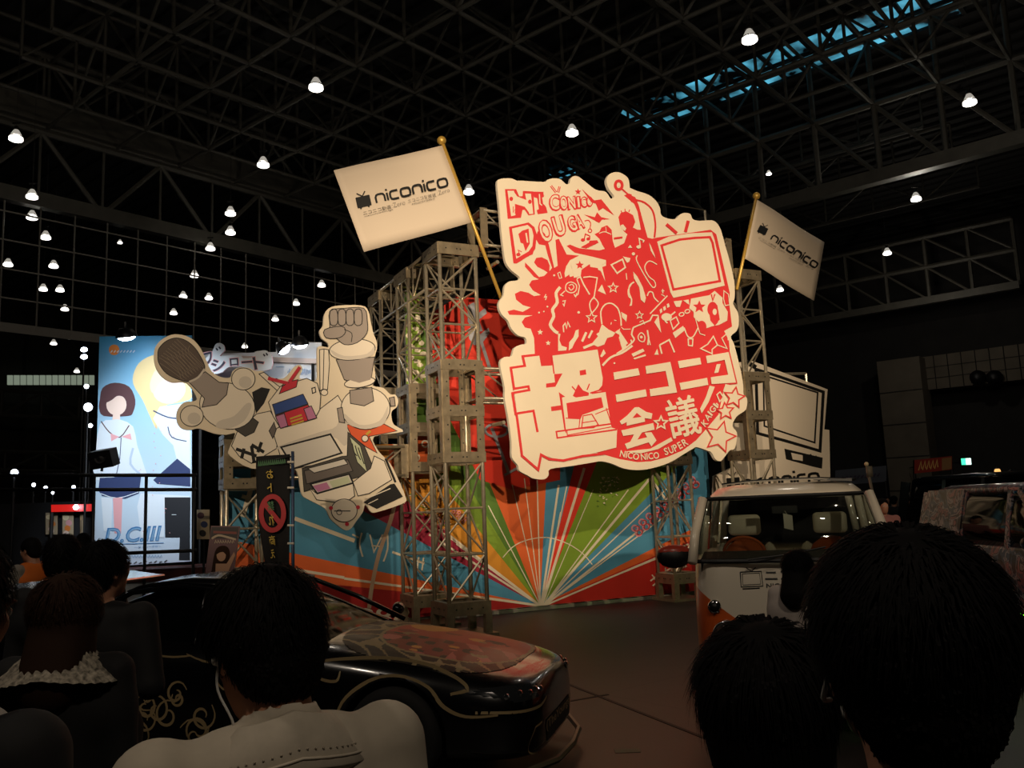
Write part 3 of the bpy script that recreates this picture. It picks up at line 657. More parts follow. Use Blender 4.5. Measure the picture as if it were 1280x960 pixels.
strokes(CREAM, [(26, 3, False, [(548, 268), (512, 320), (522, 400), (482, 460), (492, 520), (462, 590), (500, 645), (530, 662)]), (12, 0, False, [(690, 195), (720, 180), (745, 240), (800, 332)]), (10, 0, False, [(745, 185), (800, 178), (865, 188), (840, 340), (832, 370)]),
                (10, 3, False, [(835, 355), (802, 400), (805, 455), (820, 490)]), (10, 3, False, [(835, 355), (872, 400), (862, 440), (820, 490)]), (9, 3, True, [(640, 225), (685, 250), (680, 300), (640, 318), (597, 295), (600, 245)]), (8, 3, False, [(620, 270), (640, 295), (665, 270), (650, 245), (625, 255)]),
                (9, 0, False, [(590, 300), (550, 335), (575, 345)]), (9, 0, False, [(690, 200), (712, 260), (700, 330), (670, 350)]), (9, 0, False, [(665, 330), (680, 350), (690, 320)]), (10, 0, False, [(578, 655), (572, 600), (590, 578), (602, 622), (612, 568), (632, 612)]),
                (12, 3, False, [(905, 585), (895, 480), (930, 420), (985, 408), (1040, 450), (1065, 530), (1070, 600)]), (18, 3, False, [(1166, 770), (1080, 830), (980, 870), (910, 940)]), (20, 0, False, [(770, 655), (735, 735)]), (18, 0, False, [(822, 640), (790, 705)]), (22, 0, False, [(865, 665), (885, 690), (830, 755), (745, 790)]),
                (7, 0, False, [(1070, 610), (1090, 630), (1150, 628)]), (13, 0, True, [(985, 78), (1080, 30), (1105, 100), (1035, 150)]), (8, 0, False, [(1112, 150), (1118, 205)]), (8, 3, False, [(1166, 235), (1130, 290), (1135, 350), (1160, 370), (1145, 430)]), (7, 0, True, [(525, 150), (545, 140), (560, 190), (540, 195)]), (8, 0, False, [(425, 330), (412, 355), (430, 350), (420, 380)]), (9, 0, False, [(565, 390), (590, 385), (580, 430), (570, 410)]), (12, 0, False, [(640, 75), (655, 110), (658, 150)])])
for c, r_ in (((705, 485), 11), ((365, 487), 8), ((407, 478), 6), ((437, 436), 8), ((495, 168), 9), ((1012, 920), 8)): sh.ell(CREAM, c, r_)
sh.star(CREAM, (375, 655), 26); sh.star(CREAM, (443, 748), 23); sh.star(CREAM, (815, 530), 46, w=9); sh.star(CREAM, (1000, 275), 42, w=9)
sh.line(CREAM, [(985, 570), (980, 590)], 7); sh.line(CREAM, [(1008, 552), (1028, 556)], 7)
# television set with a blank screen and the right of the crowd
sh.z(770, 250, 4.571)
sh.fill(CREAM, [(232, 240), (300, 210), (420, 192), (545, 186), (560, 230), (618, 490), (500, 520), (400, 545), (325, 560), (308, 530)])
sh.line(RED, [(257, 262), (360, 228), (450, 218), (533, 214), (548, 245), (590, 465), (450, 490), (325, 513)], 14, True)
sh.line(RED, [(285, 140), (345, 192)], 18); sh.line(RED, [(410, 120), (393, 185)], 18)
for p in ([(95, 410), (120, 440), (150, 500), (168, 560), (160, 590), (138, 570), (130, 500), (100, 450)], [(245, 630), (258, 620), (262, 640), (250, 650)], [(265, 615), (278, 605), (283, 626), (270, 635)], [(286, 598), (298, 590), (304, 610), (290, 618)], [(325, 580), (375, 575), (362, 612), (340, 612)], [(380, 575), (412, 570), (415, 600), (400, 590)],
          [(425, 565), (530, 545), (560, 520), (605, 560), (605, 590), (635, 640), (632, 690), (585, 715), (555, 720), (500, 738), (470, 700), (440, 670), (440, 640), (415, 620)], [(85, 880), (150, 850), (160, 865), (95, 897)], [(95, 905), (165, 882), (168, 892), (102, 912)], [(65, 275), (78, 258), (90, 275)], [(185, 245), (195, 262), (215, 310), (222, 335), (195, 290)], [(215, 700), (240, 660), (245, 700), (255, 760), (235, 730)], [(12, 740), (65, 820), (30, 850), (18, 800)], [(25, 640), (60, 660), (55, 700)], [(320, 760), (380, 720), (390, 745), (335, 790)], [(215, 885), (232, 850), (240, 885)]):
    sh.fill(CREAM, p)
sh.star(RED, (472, 612), 38); sh.ell(RED, (548, 625), 30, 42); sh.ell(RED, (485, 725), 28, 34); sh.fill(RED, [(530, 650), (575, 600), (590, 690), (560, 720), (535, 690)]); sh.ell(CREAM, (560, 640), 12, 18)
sh.line(CREAM, [(600, 620), (618, 660), (580, 700)], 8); sh.ell(CREAM, (285, 670), 30, 22); sh.line(CREAM, [(310, 660), (335, 640)], 8); sh.line(CREAM, [(275, 690), (290, 705)], 8)
strokes(CREAM, [(6, 3, False, [(118, 318), (112, 340), (130, 380), (170, 450), (205, 500), (222, 492), (215, 465), (185, 440), (163, 400), (165, 370), (190, 350), (230, 370)]), (8, 3, False, [(82, 605), (85, 570), (70, 530), (75, 490), (100, 470)]), (7, 3, False, [(175, 550), (185, 527), (205, 530), (215, 560), (240, 585)]), (7, 0, False, [(190, 652), (290, 548)]), (5, 0, False, [(255, 540), (275, 552)]), (5, 0, False, [(262, 510), (264, 535)]), (5, 0, False, [(255, 522), (272, 520)]),
                (5, 0, True, [(612, 520), (638, 540), (645, 600), (620, 605), (610, 565)]), (7, 3, False, [(385, 730), (402, 775), (420, 788), (440, 778), (465, 730)]), (7, 0, True, [(408, 795), (435, 795), (432, 835), (410, 832)]), (7, 0, True, [(480, 850), (520, 825), (552, 780), (575, 830), (545, 855), (545, 880)]), (6, 0, False, [(575, 830), (630, 850), (600, 790), (630, 765)]), (9, 0, False, [(245, 830), (300, 800), (330, 872)]), (9, 0, False, [(245, 830), (258, 880)]), (8, 0, False, [(95, 730), (190, 690), (205, 660), (238, 662)]), (9, 3, False, [(95, 730), (85, 770), (100, 800), (60, 840), (0, 880)]), (6, 3, True, [(140, 760), (160, 780), (155, 810), (130, 805), (122, 780)]), (9, 0, False, [(175, 745), (182, 790), (178, 830)]), (6, 0, False, [(182, 790), (192, 830)]), (7, 0, True, [(305, 690), (340, 670), (355, 705), (322, 740)]), (5, 0, False, [(130, 700), (150, 690), (160, 712)]), (5, 0, False, [(440, 640), (455, 700), (475, 765), (505, 775)])])
sh.ring(CREAM, (370, 655), 14, 10, 6, -20); sh.ring(CREAM, (403, 638), 14, 10, 6, -20); sh.star(CREAM, (130, 660), 22, w=5); sh.ell(CREAM, (125, 270), 13, 10); sh.line(CREAM, [(134, 268), (128, 222), (155, 234), (150, 245)], 7); sh.ell(CREAM, (95, 310), 9)
sh.line(RED, [(540, 540), (548, 575), (560, 540)], 8); sh.ell(CREAM, (140, 785), 8); sh.line(CREAM, [(80, 800), (85, 815)], 8)
# large kanji at lower left
sh.z(620, 420, 5.053)
sh.fill(CREAM, [(347, 122), (640, 82), (674, 270), (670, 315), (645, 348), (690, 350), (727, 580), (760, 590), (755, 705), (540, 760), (400, 787), (280, 750), (262, 842), (160, 755), (92, 203), (178, 190), (165, 130), (275, 118), (287, 182), (352, 178)])
strokes(RED, [(15, 0, False, [(350, 180), (287, 184), (275, 118), (165, 130), (178, 190), (90, 203), (110, 335), (200, 320), (205, 343), (100, 362), (120, 492), (232, 474), (258, 608)]), (15, 0, False, [(125, 490), (140, 600), (160, 757), (262, 845), (280, 750), (330, 778), (420, 787), (540, 760), (690, 742)]), (9, 0, False, [(362, 240), (347, 122), (640, 82), (674, 270), (670, 315), (645, 345), (590, 362)]), (8, 0, False, [(475, 320), (500, 348)]), (8, 0, False, [(586, 303), (570, 342)]), (9, 0, False, [(690, 350), (600, 364)])])
for p in ([(362, 242), (415, 238), (370, 322), (312, 328), (312, 302), (368, 294)], [(523, 220), (562, 213), (566, 245), (526, 251)], [(480, 380), (515, 305), (545, 345), (582, 360), (580, 378), (500, 390)], [(392, 356), (432, 385), (412, 390), (440, 618), (428, 600)], [(342, 448), (410, 438), (412, 468), (345, 476)], [(440, 425), (660, 388), (674, 452), (540, 500), (530, 525), (450, 518)]): sh.fill(RED, p)
strokes(RED, [(6, 0, False, [(435, 520), (525, 524), (518, 590)]), (7, 0, True, [(545, 505), (600, 495), (640, 560), (612, 580), (535, 585)]), (6, 0, False, [(535, 550), (630, 535)]), (6, 0, False, [(622, 495), (705, 462)]), (10, 0, False, [(728, 555), (376, 605), (382, 645), (758, 592)]), (6, 0, False, [(442, 600), (446, 628), (722, 575)]), (7, 0, False, [(690, 352), (728, 580)]), (6, 0, False, [(690, 455), (725, 560)])])
# katakana, kanji, arc lettering and stars
sh.z(760, 420, 5.05)
for p in ([(28, 232), (185, 205), (195, 248), (35, 278)], [(42, 372), (232, 338), (240, 382), (50, 418)], [(230, 192), (388, 165), (430, 358), (262, 382), (257, 337), (378, 318), (358, 222), (237, 240)], [(435, 160), (575, 138), (583, 180), (445, 205)], [(445, 298), (620, 265), (627, 310), (455, 342)], [(612, 128), (755, 103), (803, 295), (648, 305), (642, 262), (752, 246), (730, 152), (620, 174)],
          [(680, 180), (705, 178), (690, 232), (664, 236)], [(635, 315), (668, 322), (628, 420), (585, 490), (575, 460), (612, 385)], [(735, 305), (760, 310), (740, 365), (720, 350)], [(262, 712), (392, 640), (402, 662), (310, 715), (200, 742), (100, 730)],
          [(68, 540), (118, 500), (162, 452), (188, 450), (235, 480), (274, 490), (268, 525), (225, 520), (228, 542), (112, 568), (112, 545), (80, 560)], [(78, 597), (280, 550), (288, 592), (208, 610), (180, 655), (240, 640), (225, 612), (268, 608), (300, 660), (268, 698), (250, 672), (115, 715), (100, 682), (135, 668), (158, 622), (90, 632)]): sh.fill(CREAM, p)
sh.fill(RED, [(148, 520), (176, 486), (206, 512)])
strokes(RED, [(8, 0, False, [(758, 100), (806, 298), (768, 303)])])
for dx, dy in ((0, 0), (4, 0), (-4, 0), (0, 4), (0, -4), (3, 3), (-3, -3)): sh.text(CREAM, '議', (403 + dx, 652 + dy), (588 + dx, 610 + dy), 246)
sh.star(CREAM, (328, 550), 42, w=10)
sh.text(CREAM, 'NICO', (66, 762), (185, 786), 42, bold=.02); sh.text(CREAM, 'NICO', (203, 786), (318, 774), 42, bold=.02)
for ch, a, b_ in (('S', (355, 755), (378, 748)), ('U', (386, 746), (412, 736)), ('P', (418, 733), (440, 722)), ('E', (448, 717), (468, 706)), ('R', (476, 700), (503, 684))): sh.text(CREAM, ch, a, b_, 46, bold=.02)
for ch, a, b_ in (('K', (605, 576), (630, 553)), ('A', (625, 540), (650, 512)), ('I', (648, 508), (656, 499)), ('G', (656, 492), (680, 464)), ('I', (684, 458), (692, 448))): sh.text(CREAM, ch, a, b_, 40, bold=.02)
sh.line(CREAM, [(680, 372), (700, 355), (722, 390), (698, 415)], 8, True); sh.line(CREAM, [(676, 425), (690, 440)], 8)
for c, r_, rt in (((790, 390), 66, -80), ((733, 477), 55, -95), ((700, 638), 100, -75)): sh.star(CREAM, c, r_ + 8, rt, .5); sh.star(RED, c, r_, rt, .48, w=9)
q.build('printed_artwork', sign)
for (e, z) in ((.8, 3.0), (.8, 5.4), (4.6, 3.2), (4.6, 5.2)): q = MB(); q.tube(BP(e, -.32, z), BP(e, .05, z), .03, ALU); q.build('mounting_arm', sign)
# ---- robot cutout (a plain generic robot holding a microphone)
rp0 = BP(0, 1.18)
rob = thing('robot_sign', 'cutout board of a white robot with a microphone hand and a raised fist', 'sign', BP(-2.2, 1.18, 2.2))
sh = Sheet(None, rp0, NF); sh.z(180, 370, 3.2)
board(rob, sh, [(40, 240), (45, 205), (70, 175), (110, 155), (150, 155), (190, 170), (220, 200), (242, 240), (270, 300), (310, 325), (345, 325), (355, 300), (385, 285), (420, 288), (445, 300), (475, 300), (510, 325), (560, 328), (600, 285), (622, 275), (634, 292), (622, 328), (650, 330), (690, 338), (692, 270), (694, 205), (722, 203), (738, 205), (735, 188), (710, 168), (702, 140), (716, 118), (720, 80), (738, 50), (780, 38), (870, 38), (897, 60), (908, 110), (918, 150), (930, 180), (932, 210), (920, 260), (926, 330), (915, 358), (958, 368), (985, 393), (1006, 395), (1017, 420), (1010, 445), (992, 460), (990, 485), (1000, 515), (1036, 543), (920, 562), (938, 620), (985, 670), (1020, 740), (1045, 800), (1040, 828), (930, 865), (905, 860), (885, 835), (875, 865), (850, 900), (830, 928), (810, 938), (785, 925), (745, 890), (725, 850), (660, 815), (630, 790), (612, 700), (560, 690), (430, 690), (345, 640), (342, 610), (366, 550), (330, 555), (280, 550), (220, 530), (180, 537), (145, 525), (130, 490), (135, 455), (160, 425), (202, 420), (210, 403), (170, 347), (110, 345), (70, 320), (45, 280)], .05, 3)
q = MB(); sh.mb = q
C = {k: mat('robot_' + k, v, .55) for k, v in dict(white='EFE3CE', shade='D5CBBB', grey='A2968C', dgrey='6F6660', mic='5A4C42', mesh='8A7A68', dark='4A4640', black='141312', blue='2C4A8C', red='C8283A', pink='C07AA0', orange='DE5A2C', gold='C9A23A', lgreen='C5CBA8', panel='DAD3C6').items()}
def shp(ma, pts, sm=0, w_=3.2): sh.fill(ma, pts, sm); sh.line(C['black'], pts, w_, True, sm)
def oval(ma, c, rx, ry, a=0, w_=3.2): sh.ell(ma, c, rx, ry, a, 28); sh.ring(C['black'], c, rx, ry, w_, a, 28)
sh.fill(C['black'], [(432, 385), (470, 365), (505, 372), (480, 430), (448, 470)])  # black patch standing in for a hole onto the dark hall
shp(C['white'], [(460, 312), (480, 305), (560, 370), (545, 390)]); shp(C['white'], [(505, 335), (530, 330), (560, 350), (545, 365)])
shp(C['white'], [(702, 215), (720, 212), (716, 372), (704, 380)]); shp(C['white'], [(720, 212), (738, 215), (742, 270), (734, 375), (716, 372)]); oval(C['white'], (721, 386), 14, 12)
shp(C['orange'], [(808, 515), (960, 512), (1012, 540), (900, 562), (932, 628), (890, 605), (830, 560)])
shp(C['white'], [(350, 600), (372, 545), (450, 472), (505, 460), (540, 520), (530, 610), (430, 670), (380, 640)])
shp(C['dgrey'], [(500, 540), (520, 505), (530, 540), (515, 570)])
for p in ([(368, 612), (450, 640)], [(400, 610), (390, 650)], [(430, 600), (440, 665)], [(430, 595), (480, 625)], [(470, 585), (455, 625)]): sh.line(C['black'], p, 13)
shp(C['dark'], [(365, 535), (412, 470), (458, 505), (440, 545), (405, 562)])
oval(C['white'], (333, 440), 112, 92, 15); sh.fill(C['shade'], [(300, 500), (360, 480), (410, 430), (430, 440), (400, 500), (340, 530), (290, 525)], 4)
oval(C['white'], (397, 332), 47, 44); oval(C['white'], (191, 480), 46, 42)
sh.ell(C['shade'], (405, 345), 26, 24); sh.ell(C['shade'], (200, 490), 26, 24)
shp(C['grey'], [(180, 345), (245, 303), (300, 345), (338, 348), (330, 395), (290, 435), (232, 445), (242, 410)])
shp(C['mic'], [(55, 240), (60, 210), (90, 180), (130, 168), (170, 180), (205, 210), (235, 260), (242, 292), (215, 325), (180, 342), (140, 335), (90, 310), (60, 270)], 4)
for k in range(9):
    t = k / 8; sh.line(C['mesh'], [(62 + 120 * t, 268 - 100 * t + 30 * t * t), (110 + 70 * t, 300 - 70 * t), (160 + 78 * t, 338 - 52 * t)], 1.6, smooth=4)
    sh.line(C['mesh'], [(130 - 70 * t, 172 + 75 * t), (190 - 60 * t, 230 + 60 * t), (238 - 90 * t, 278 + 55 * t)], 1.6, smooth=4)
sh.line(C['shade'], [(242, 292), (216, 326), (180, 344)], 8, smooth=3)
# torso
shp(C['white'], [(520, 560), (530, 530), (700, 455), (775, 398), (800, 440), (815, 560), (812, 640), (780, 660), (600, 690), (548, 650)])
sh.fill(C['shade'], [(540, 600), (700, 545), (770, 520), (800, 440), (815, 560), (800, 600), (740, 560), (560, 610)], 3)
shp(C['panel'], [(548, 605), (745, 553), (790, 628), (600, 690)]); sh.line(C['black'], [(548, 605), (745, 553), (790, 628), (600, 690)], 7, True)
shp(C['white'], [(650, 688), (800, 650), (806, 668), (665, 710)])
shp(C['dark'], [(632, 690), (790, 642), (813, 640), (815, 545), (880, 600), (918, 690), (905, 712), (640, 782)]); shp(C['dgrey'], [(640, 700), (815, 655), (835, 700), (650, 752)])
shp(C['panel'], [(655, 690), (800, 652), (815, 672), (680, 708)])
shp(C['lgreen'], [(822, 562), (865, 600), (892, 705), (852, 665)])
for k in range(3): sh.line(C['black'], [(832 + 12 * k, 590 + 8 * k), (840 + 14 * k, 625 + 8 * k), (852 + 14 * k, 640 + 16 * k)], 4, smooth=3)
shp(C['white'], [(662, 770), (690, 790), (835, 748), (842, 800), (800, 830), (690, 815)])
shp(C['panel'], [(665, 752), (820, 712), (836, 748), (692, 790)]); sh.fill(C['pink'], [(675, 760), (730, 745), (745, 770), (695, 784)]); sh.fill(C['lgreen'], [(740, 742), (815, 720), (826, 746), (755, 768)]); sh.line(C['black'], [(665, 752), (820, 712), (836, 748), (692, 790)], 7, True)
oval(C['white'], (800, 858), 52, 46); sh.line(C['black'], [(760, 860), (825, 860)], 4); sh.ring(C['black'], (780, 865), 10, 10, 3)
for c in ((747, 848), (855, 845), (811, 912)): sh.ell(C['red'], c, 8)
shp(C['white'], [(835, 745), (905, 690), (920, 640), (960, 660), (990, 735), (900, 790), (855, 800)])
shp(C['black'], [(880, 825), (985, 755), (1000, 752), (1032, 802), (930, 850)]); sh.line(C['white'], [(885, 812), (985, 770)], 4); sh.line(C['white'], [(895, 832), (935, 812)], 3); sh.line(C['black'], [(965, 650), (1005, 745)], 9)
sh.line(C['gold'], [(905, 540), (888, 555)], 10); oval(C['white'], (883, 570), 13, 13)
# raised arm
oval(C['white'], (885, 450), 98, 84); sh.fill(C['shade'], [(800, 470), (860, 515), (940, 500), (975, 440), (960, 510), (890, 530), (820, 515)], 4)
shp(C['grey'], [(772, 450), (792, 446), (802, 508), (780, 505)]); shp(C['grey'], [(980, 408), (1000, 404), (1004, 440), (986, 442)])
shp(C['grey'], [(822, 378), (910, 366), (918, 420), (880, 440), (825, 430)])
shp(C['grey'], [(768, 255), (922, 245), (906, 335), (860, 355), (800, 335)]); oval(C['white'], (862, 346), 62, 20, -8); sh.fill(C['grey'], [(790, 300), (912, 300), (905, 335), (860, 348), (805, 332)])
oval(C['white'], (832, 215), 92, 42, -5); sh.fill(C['shade'], [(745, 215), (800, 240), (890, 232), (920, 200), (912, 238), (840, 255), (770, 245)], 3)
shp(C['grey'], [(742, 62), (800, 50), (878, 50), (892, 100), (890, 150), (850, 188), (800, 195), (765, 168), (725, 165), (720, 140), (742, 125)], 3)
for x in (757, 790, 822, 855): sh.line(C['black'], [(x - 13, 60), (x + 13, 58), (x + 15, 112), (x - 12, 114)], 3.5, True, 3)
shp(C['grey'], [(722, 135), (790, 122), (805, 145), (780, 168), (728, 168)], 3); sh.line(C['black'], [(800, 135), (830, 150), (828, 185)], 3, smooth=3)
# head: plain box with a visor band and a chin block
shp(C['white'], [(497, 425), (545, 362), (650, 330), (692, 350), (706, 400), (702, 455), (682, 492), (545, 530), (515, 480)])
shp(C['blue'], [(513, 435), (635, 393), (655, 432), (525, 476)]); shp(C['red'], [(525, 478), (655, 435), (686, 490), (545, 530)]); shp(C['pink'], [(525, 482), (560, 470), (575, 520), (545, 530)]); shp(C['pink'], [(638, 452), (668, 440), (690, 488), (655, 498)])
for k in range(3): sh.line(C['gold'], [(583 + 3 * k, 492 + 12 * k), (630 + 4 * k, 476 + 12 * k)], 7)
shp(C['red'], [(540, 392), (552, 362), (585, 342), (615, 335), (608, 365)]); sh.line(C['red'], [(495, 330), (575, 350)], 13); sh.line(C['red'], [(622, 285), (580, 345)], 13)
sh.line(C['black'], [(670, 370), (683, 366), (686, 385), (673, 390)], 4, True)
q.build('printed_artwork', rob)
for (px, py) in ((300, 520), (430, 560), (490, 500)):
    q = MB(); p = atP(px, py, rp0, NB); q.tube(p, p + NB * .34, .025, ALU); q.build('mounting_arm', rob)
# ---- white sign with the black television set
tp0 = BP(0, 1.75)
tvs = thing('television_sign', 'white board with a thick black outline of a television above black lettering, behind right tower', 'sign', BP(6.2, 1.75, .6))
sh = Sheet(None, tp0, NF); sh.z(820, 220, 2.4)
WB2 = mat('white_sign_board', 'E4D6BF', .6)
board(tvs, sh, [(235, 560), (290, 555), (515, 640), (505, 760), (520, 762), (524, 960), (515, 1100), (170, 1100), (175, 900), (240, 870), (215, 800)], .06, 0, WB2)
q = MB(); sh.mb = q
sh.line(INK, [(300, 580), (370, 602), (502, 648), (492, 825), (390, 795), (305, 772)], 9, True); sh.line(INK, [(262, 552), (300, 575)], 14)
sh.line(INK, [(322, 598), (485, 650), (476, 800), (325, 750)], 5, True)
sh.fill(INK, [(385, 818), (500, 845), (498, 878), (470, 872), (390, 850)]); sh.fill(WB2, [(405, 830), (440, 838), (440, 855), (410, 850)]); sh.line(INK, [(462, 835), (472, 850), (482, 840)], 6)
nico(sh, INK, (262, 948), (490, 925), 34, 8); tvicon(sh, INK, (232, 925), 20, 20, -5)
q.build('printed_artwork', tvs)
q = MB()
for (a, b_) in (((380, 590), (470, 588)), ((470, 588), (474, 640))): q.tube(sh.P(a, -.2), sh.P(b_, -.2), .03, ALU)
for px in (220, 500):
    p = sh.P((px, 1000), -.1); q.tube((p[0], p[1], 0), p + (0, 0, 2), .03, ALU)
q.build('support_frame', tvs)
# ---- flags
POLE = mat('brass_pole', 'D2A94E', .35, .35)
def flag(lbl, p0, n, tip, foot, cs, logo):
    t = thing('printed_flag', lbl, 'flag', atP(*foot, p0, n)); sh = Sheet(None, p0, n if n[1] < 0 else -np.array(n)); N_ = sh.n
    q = MB(); q.tube(sh.P(tip), sh.P(foot), .028, POLE, 10); q.build('pole', t, True)
    q = MB(); q.ball(sh.P(tip), .07, POLE, 16); q.build('finial', t, True)
    q = MB(); cs = [np.array(c, float) for c in cs]; FC = mat('flag_cloth', 'DCCBB4', .75); nx, ny = 16, 8; vs = []; fs = []
    for j in range(ny + 1):
        for i in range(nx + 1):
            u, v = i / nx, j / ny; p = (cs[0] * (1 - u) + cs[1] * u) * (1 - v) + (cs[3] * (1 - u) + cs[2] * u) * v
            vs.append(sh.P(p, .012 * math.sin(u * 7)))
    fs = [(j * (nx + 1) + i, j * (nx + 1) + i + 1, (j + 1) * (nx + 1) + i + 1, (j + 1) * (nx + 1) + i) for j in range(ny) for i in range(nx)]
    q.add(vs, fs, FC); cl = q.build('cloth', t, True); md = cl.modifiers.new('thickness', 'SOLIDIFY'); md.thickness = .006; md.offset = 0
    q = MB(); sh.mb = q; sh.lift = .022; logo(sh); q.build('printed_logo', cl)
def logo1(sh):
    sh.z(400, 160, 5.333); INK2 = mat('print_grey', '6A635C', .6)
    nico(sh, INK, (376, 503), (850, 388), 54, 13); tvicon(sh, INK, (287, 493), 48, 36, -13)
    sh.text(INK, 'ニコニコ動画', (288, 585), (472, 541), 26, bold=-.01); sh.text(INK2, ':Zero', (480, 535), (566, 512), 30, bold=-.02)
    sh.text(INK, 'niconicodouga', (296, 600), (485, 552), 13, bold=-.01)
    sh.text(INK, 'ニコニコ生放送', (585, 505), (772, 460), 26, bold=-.01); sh.text(INK2, ':Zero', (782, 452), (862, 428), 28, bold=-.02); sh.text(INK, 'niconicolive', (612, 515), (762, 478), 13, bold=-.01)
def logo2(sh):
    sh.z(900, 230, 6.0); INK2 = mat('print_grey', '6A635C', .6)
    nico(sh, INK, (372, 418), (708, 632), 42, 10); tvicon(sh, INK, (312, 348), 34, 28, 26)
    sh.text(INK2, 'ニコニコ動画', (278, 410), (408, 482), 17, bold=-.01); sh.text(INK2, ':Zero', (420, 490), (478, 520), 18, bold=-.02); sh.text(INK2, 'niconicodouga', (290, 428), (405, 494), 8)
    sh.text(INK2, 'ニコニコ生放送', (492, 530), (622, 600), 17, bold=-.01); sh.text(INK2, ':Zero', (635, 612), (690, 645), 18, bold=-.02); sh.text(INK2, 'niconicolive', (510, 558), (612, 612), 8)
flag('large white flag with black lettering on a brass pole left of the red sign', BP(0, -.16), NF, (552, 176), (632, 388), [(417, 213), (553, 182), (590, 278), (455, 315)], logo1)
n2 = np.array([math.sin(R(48)), -math.cos(R(48)), 0])
flag('smaller white flag slanting down to the right on a pole right of the red sign', BP(5.35, -.22), n2, (945.5, 245), (921, 362), [(945, 249), (1030, 303), (1017, 376), (929, 322)], logo2)
# ---------------------------------------------------------------- vehicles
from mathutils.bvhtree import BVHTree
PAINT = mat('black_paint', '08080A', .22, coat=.6); GLASS = mat('car_glass', '07090A', .06); RUBBER = mat('tyre_rubber', '0A0A0A', .85); CHROME = mat('chrome', 'D8D8D8', .15, 1.0)
RIM = mat('dark_rim', '1C1C1F', .3, .8); GOLD = mat('gold_print', '9A8560', .45); LAMPG = mat('headlamp_glass', '2B2D30', .08, .3); BLK = mat('car_black_trim', '060606', .5)
clear = mat('clear_glass', 'FFFFFF', .02)
_nt = clear.node_tree; _b = _nt.nodes['Principled BSDF']; _tr = _nt.nodes.new('ShaderNodeBsdfTransparent'); _gl = _nt.nodes.new('ShaderNodeBsdfGlossy'); _mx = _nt.nodes.new('ShaderNodeMixShader')
_tr.inputs[0].default_value = (.8, .83, .81, 1); _gl.inputs['Roughness'].default_value = .03; _mx.inputs[0].default_value = .07
_nt.links.new(_tr.outputs[0], _mx.inputs[1]); _nt.links.new(_gl.outputs[0], _mx.inputs[2]); _nt.links.new(_mx.outputs[0], _nt.nodes['Material Output'].inputs['Surface'])
class Frame:
    """local car frame: s forward, l to the car's near side, z up"""
    def __init__(s, o, h, side): s.o = np.array([*o, 0.0]); s.h = unit([*h, 0]); s.l = unit([*side, 0])
    def __call__(s, a, b_, z): return s.o + s.h * a + s.l * b_ + np.array([0, 0, z])
def loft(q, rings, ma, closed_ring=True, cap=True):
    n = len(rings[0]); vs = [p for r_ in rings for p in r_]; fs = []
    for i in range(len(rings) - 1):
        for k in range(n if closed_ring else n - 1):
            fs.append((i * n + k, i * n + (k + 1) % n, (i + 1) * n + (k + 1) % n, (i + 1) * n + k))
    if cap and closed_ring: fs += [tuple(range(n - 1, -1, -1)), tuple((len(rings) - 1) * n + k for k in range(n))]
    q.add(vs, fs, ma)
def bake(o):
    dg = bpy.context.evaluated_depsgraph_get(); me = bpy.data.meshes.new_from_object(o.evaluated_get(dg)); old = o.data; o.modifiers.clear(); o.data = me; me.name = o.name
def fixnormals(o):
    import bmesh
    bm = bmesh.new(); bm.from_mesh(o.data); bmesh.ops.recalc_face_normals(bm, faces=bm.faces); bm.to_mesh(o.data); bm.free()
def cut(o, cutters):
    for i, q in enumerate(cutters):
        c = q.build('cutter_%d' % i); fixnormals(c); md = o.modifiers.new('cut%d' % i, 'BOOLEAN'); md.object = c; md.operation = 'DIFFERENCE'; md.solver = 'EXACT'
    bake(o)
    for c in [x for x in COL.objects if x.name.startswith('cutter_')]: bpy.data.objects.remove(c)
def wheel(root, F, s, l, r, w, out):
    t = MB(); axis = F.l * out; c = F(s, l, r)
    t.lathe(c, [(r * .62, -w / 2), (r * .93, -w / 2), (r, -w * .32), (r, w * .32), (r * .93, w / 2), (r * .62, w / 2), (r * .62, -w / 2)], RUBBER, 32, axis); o = t.build('wheel', root, True)
    t = MB(); t.lathe(c, [(r * .64, w * .42), (r * .6, w * .5), (r * .58, w * .2), (.0, w * .15)], RIM, 32, axis)
    x = np.array([0, 0, 1.0]); y = np.cross(axis, x)
    for k in range(6):
        a = k * math.pi / 3; d = x * math.cos(a) + y * math.sin(a); t.bar(c + axis * w * .36, c + d * r * .6 + axis * w * .42, .045, .05, RIM, up=axis)
    t.lathe(c, [(.0, w * .5), (.05, w * .48), (.055, w * .3)], RIM, 16, axis)
    for k in range(12):
        a = k * math.pi / 6; d = x * math.cos(a) + y * math.sin(a); t.ball(c + d * r * .61 + axis * w * .47, .012, CHROME, 6)
    t.build('rim', o)
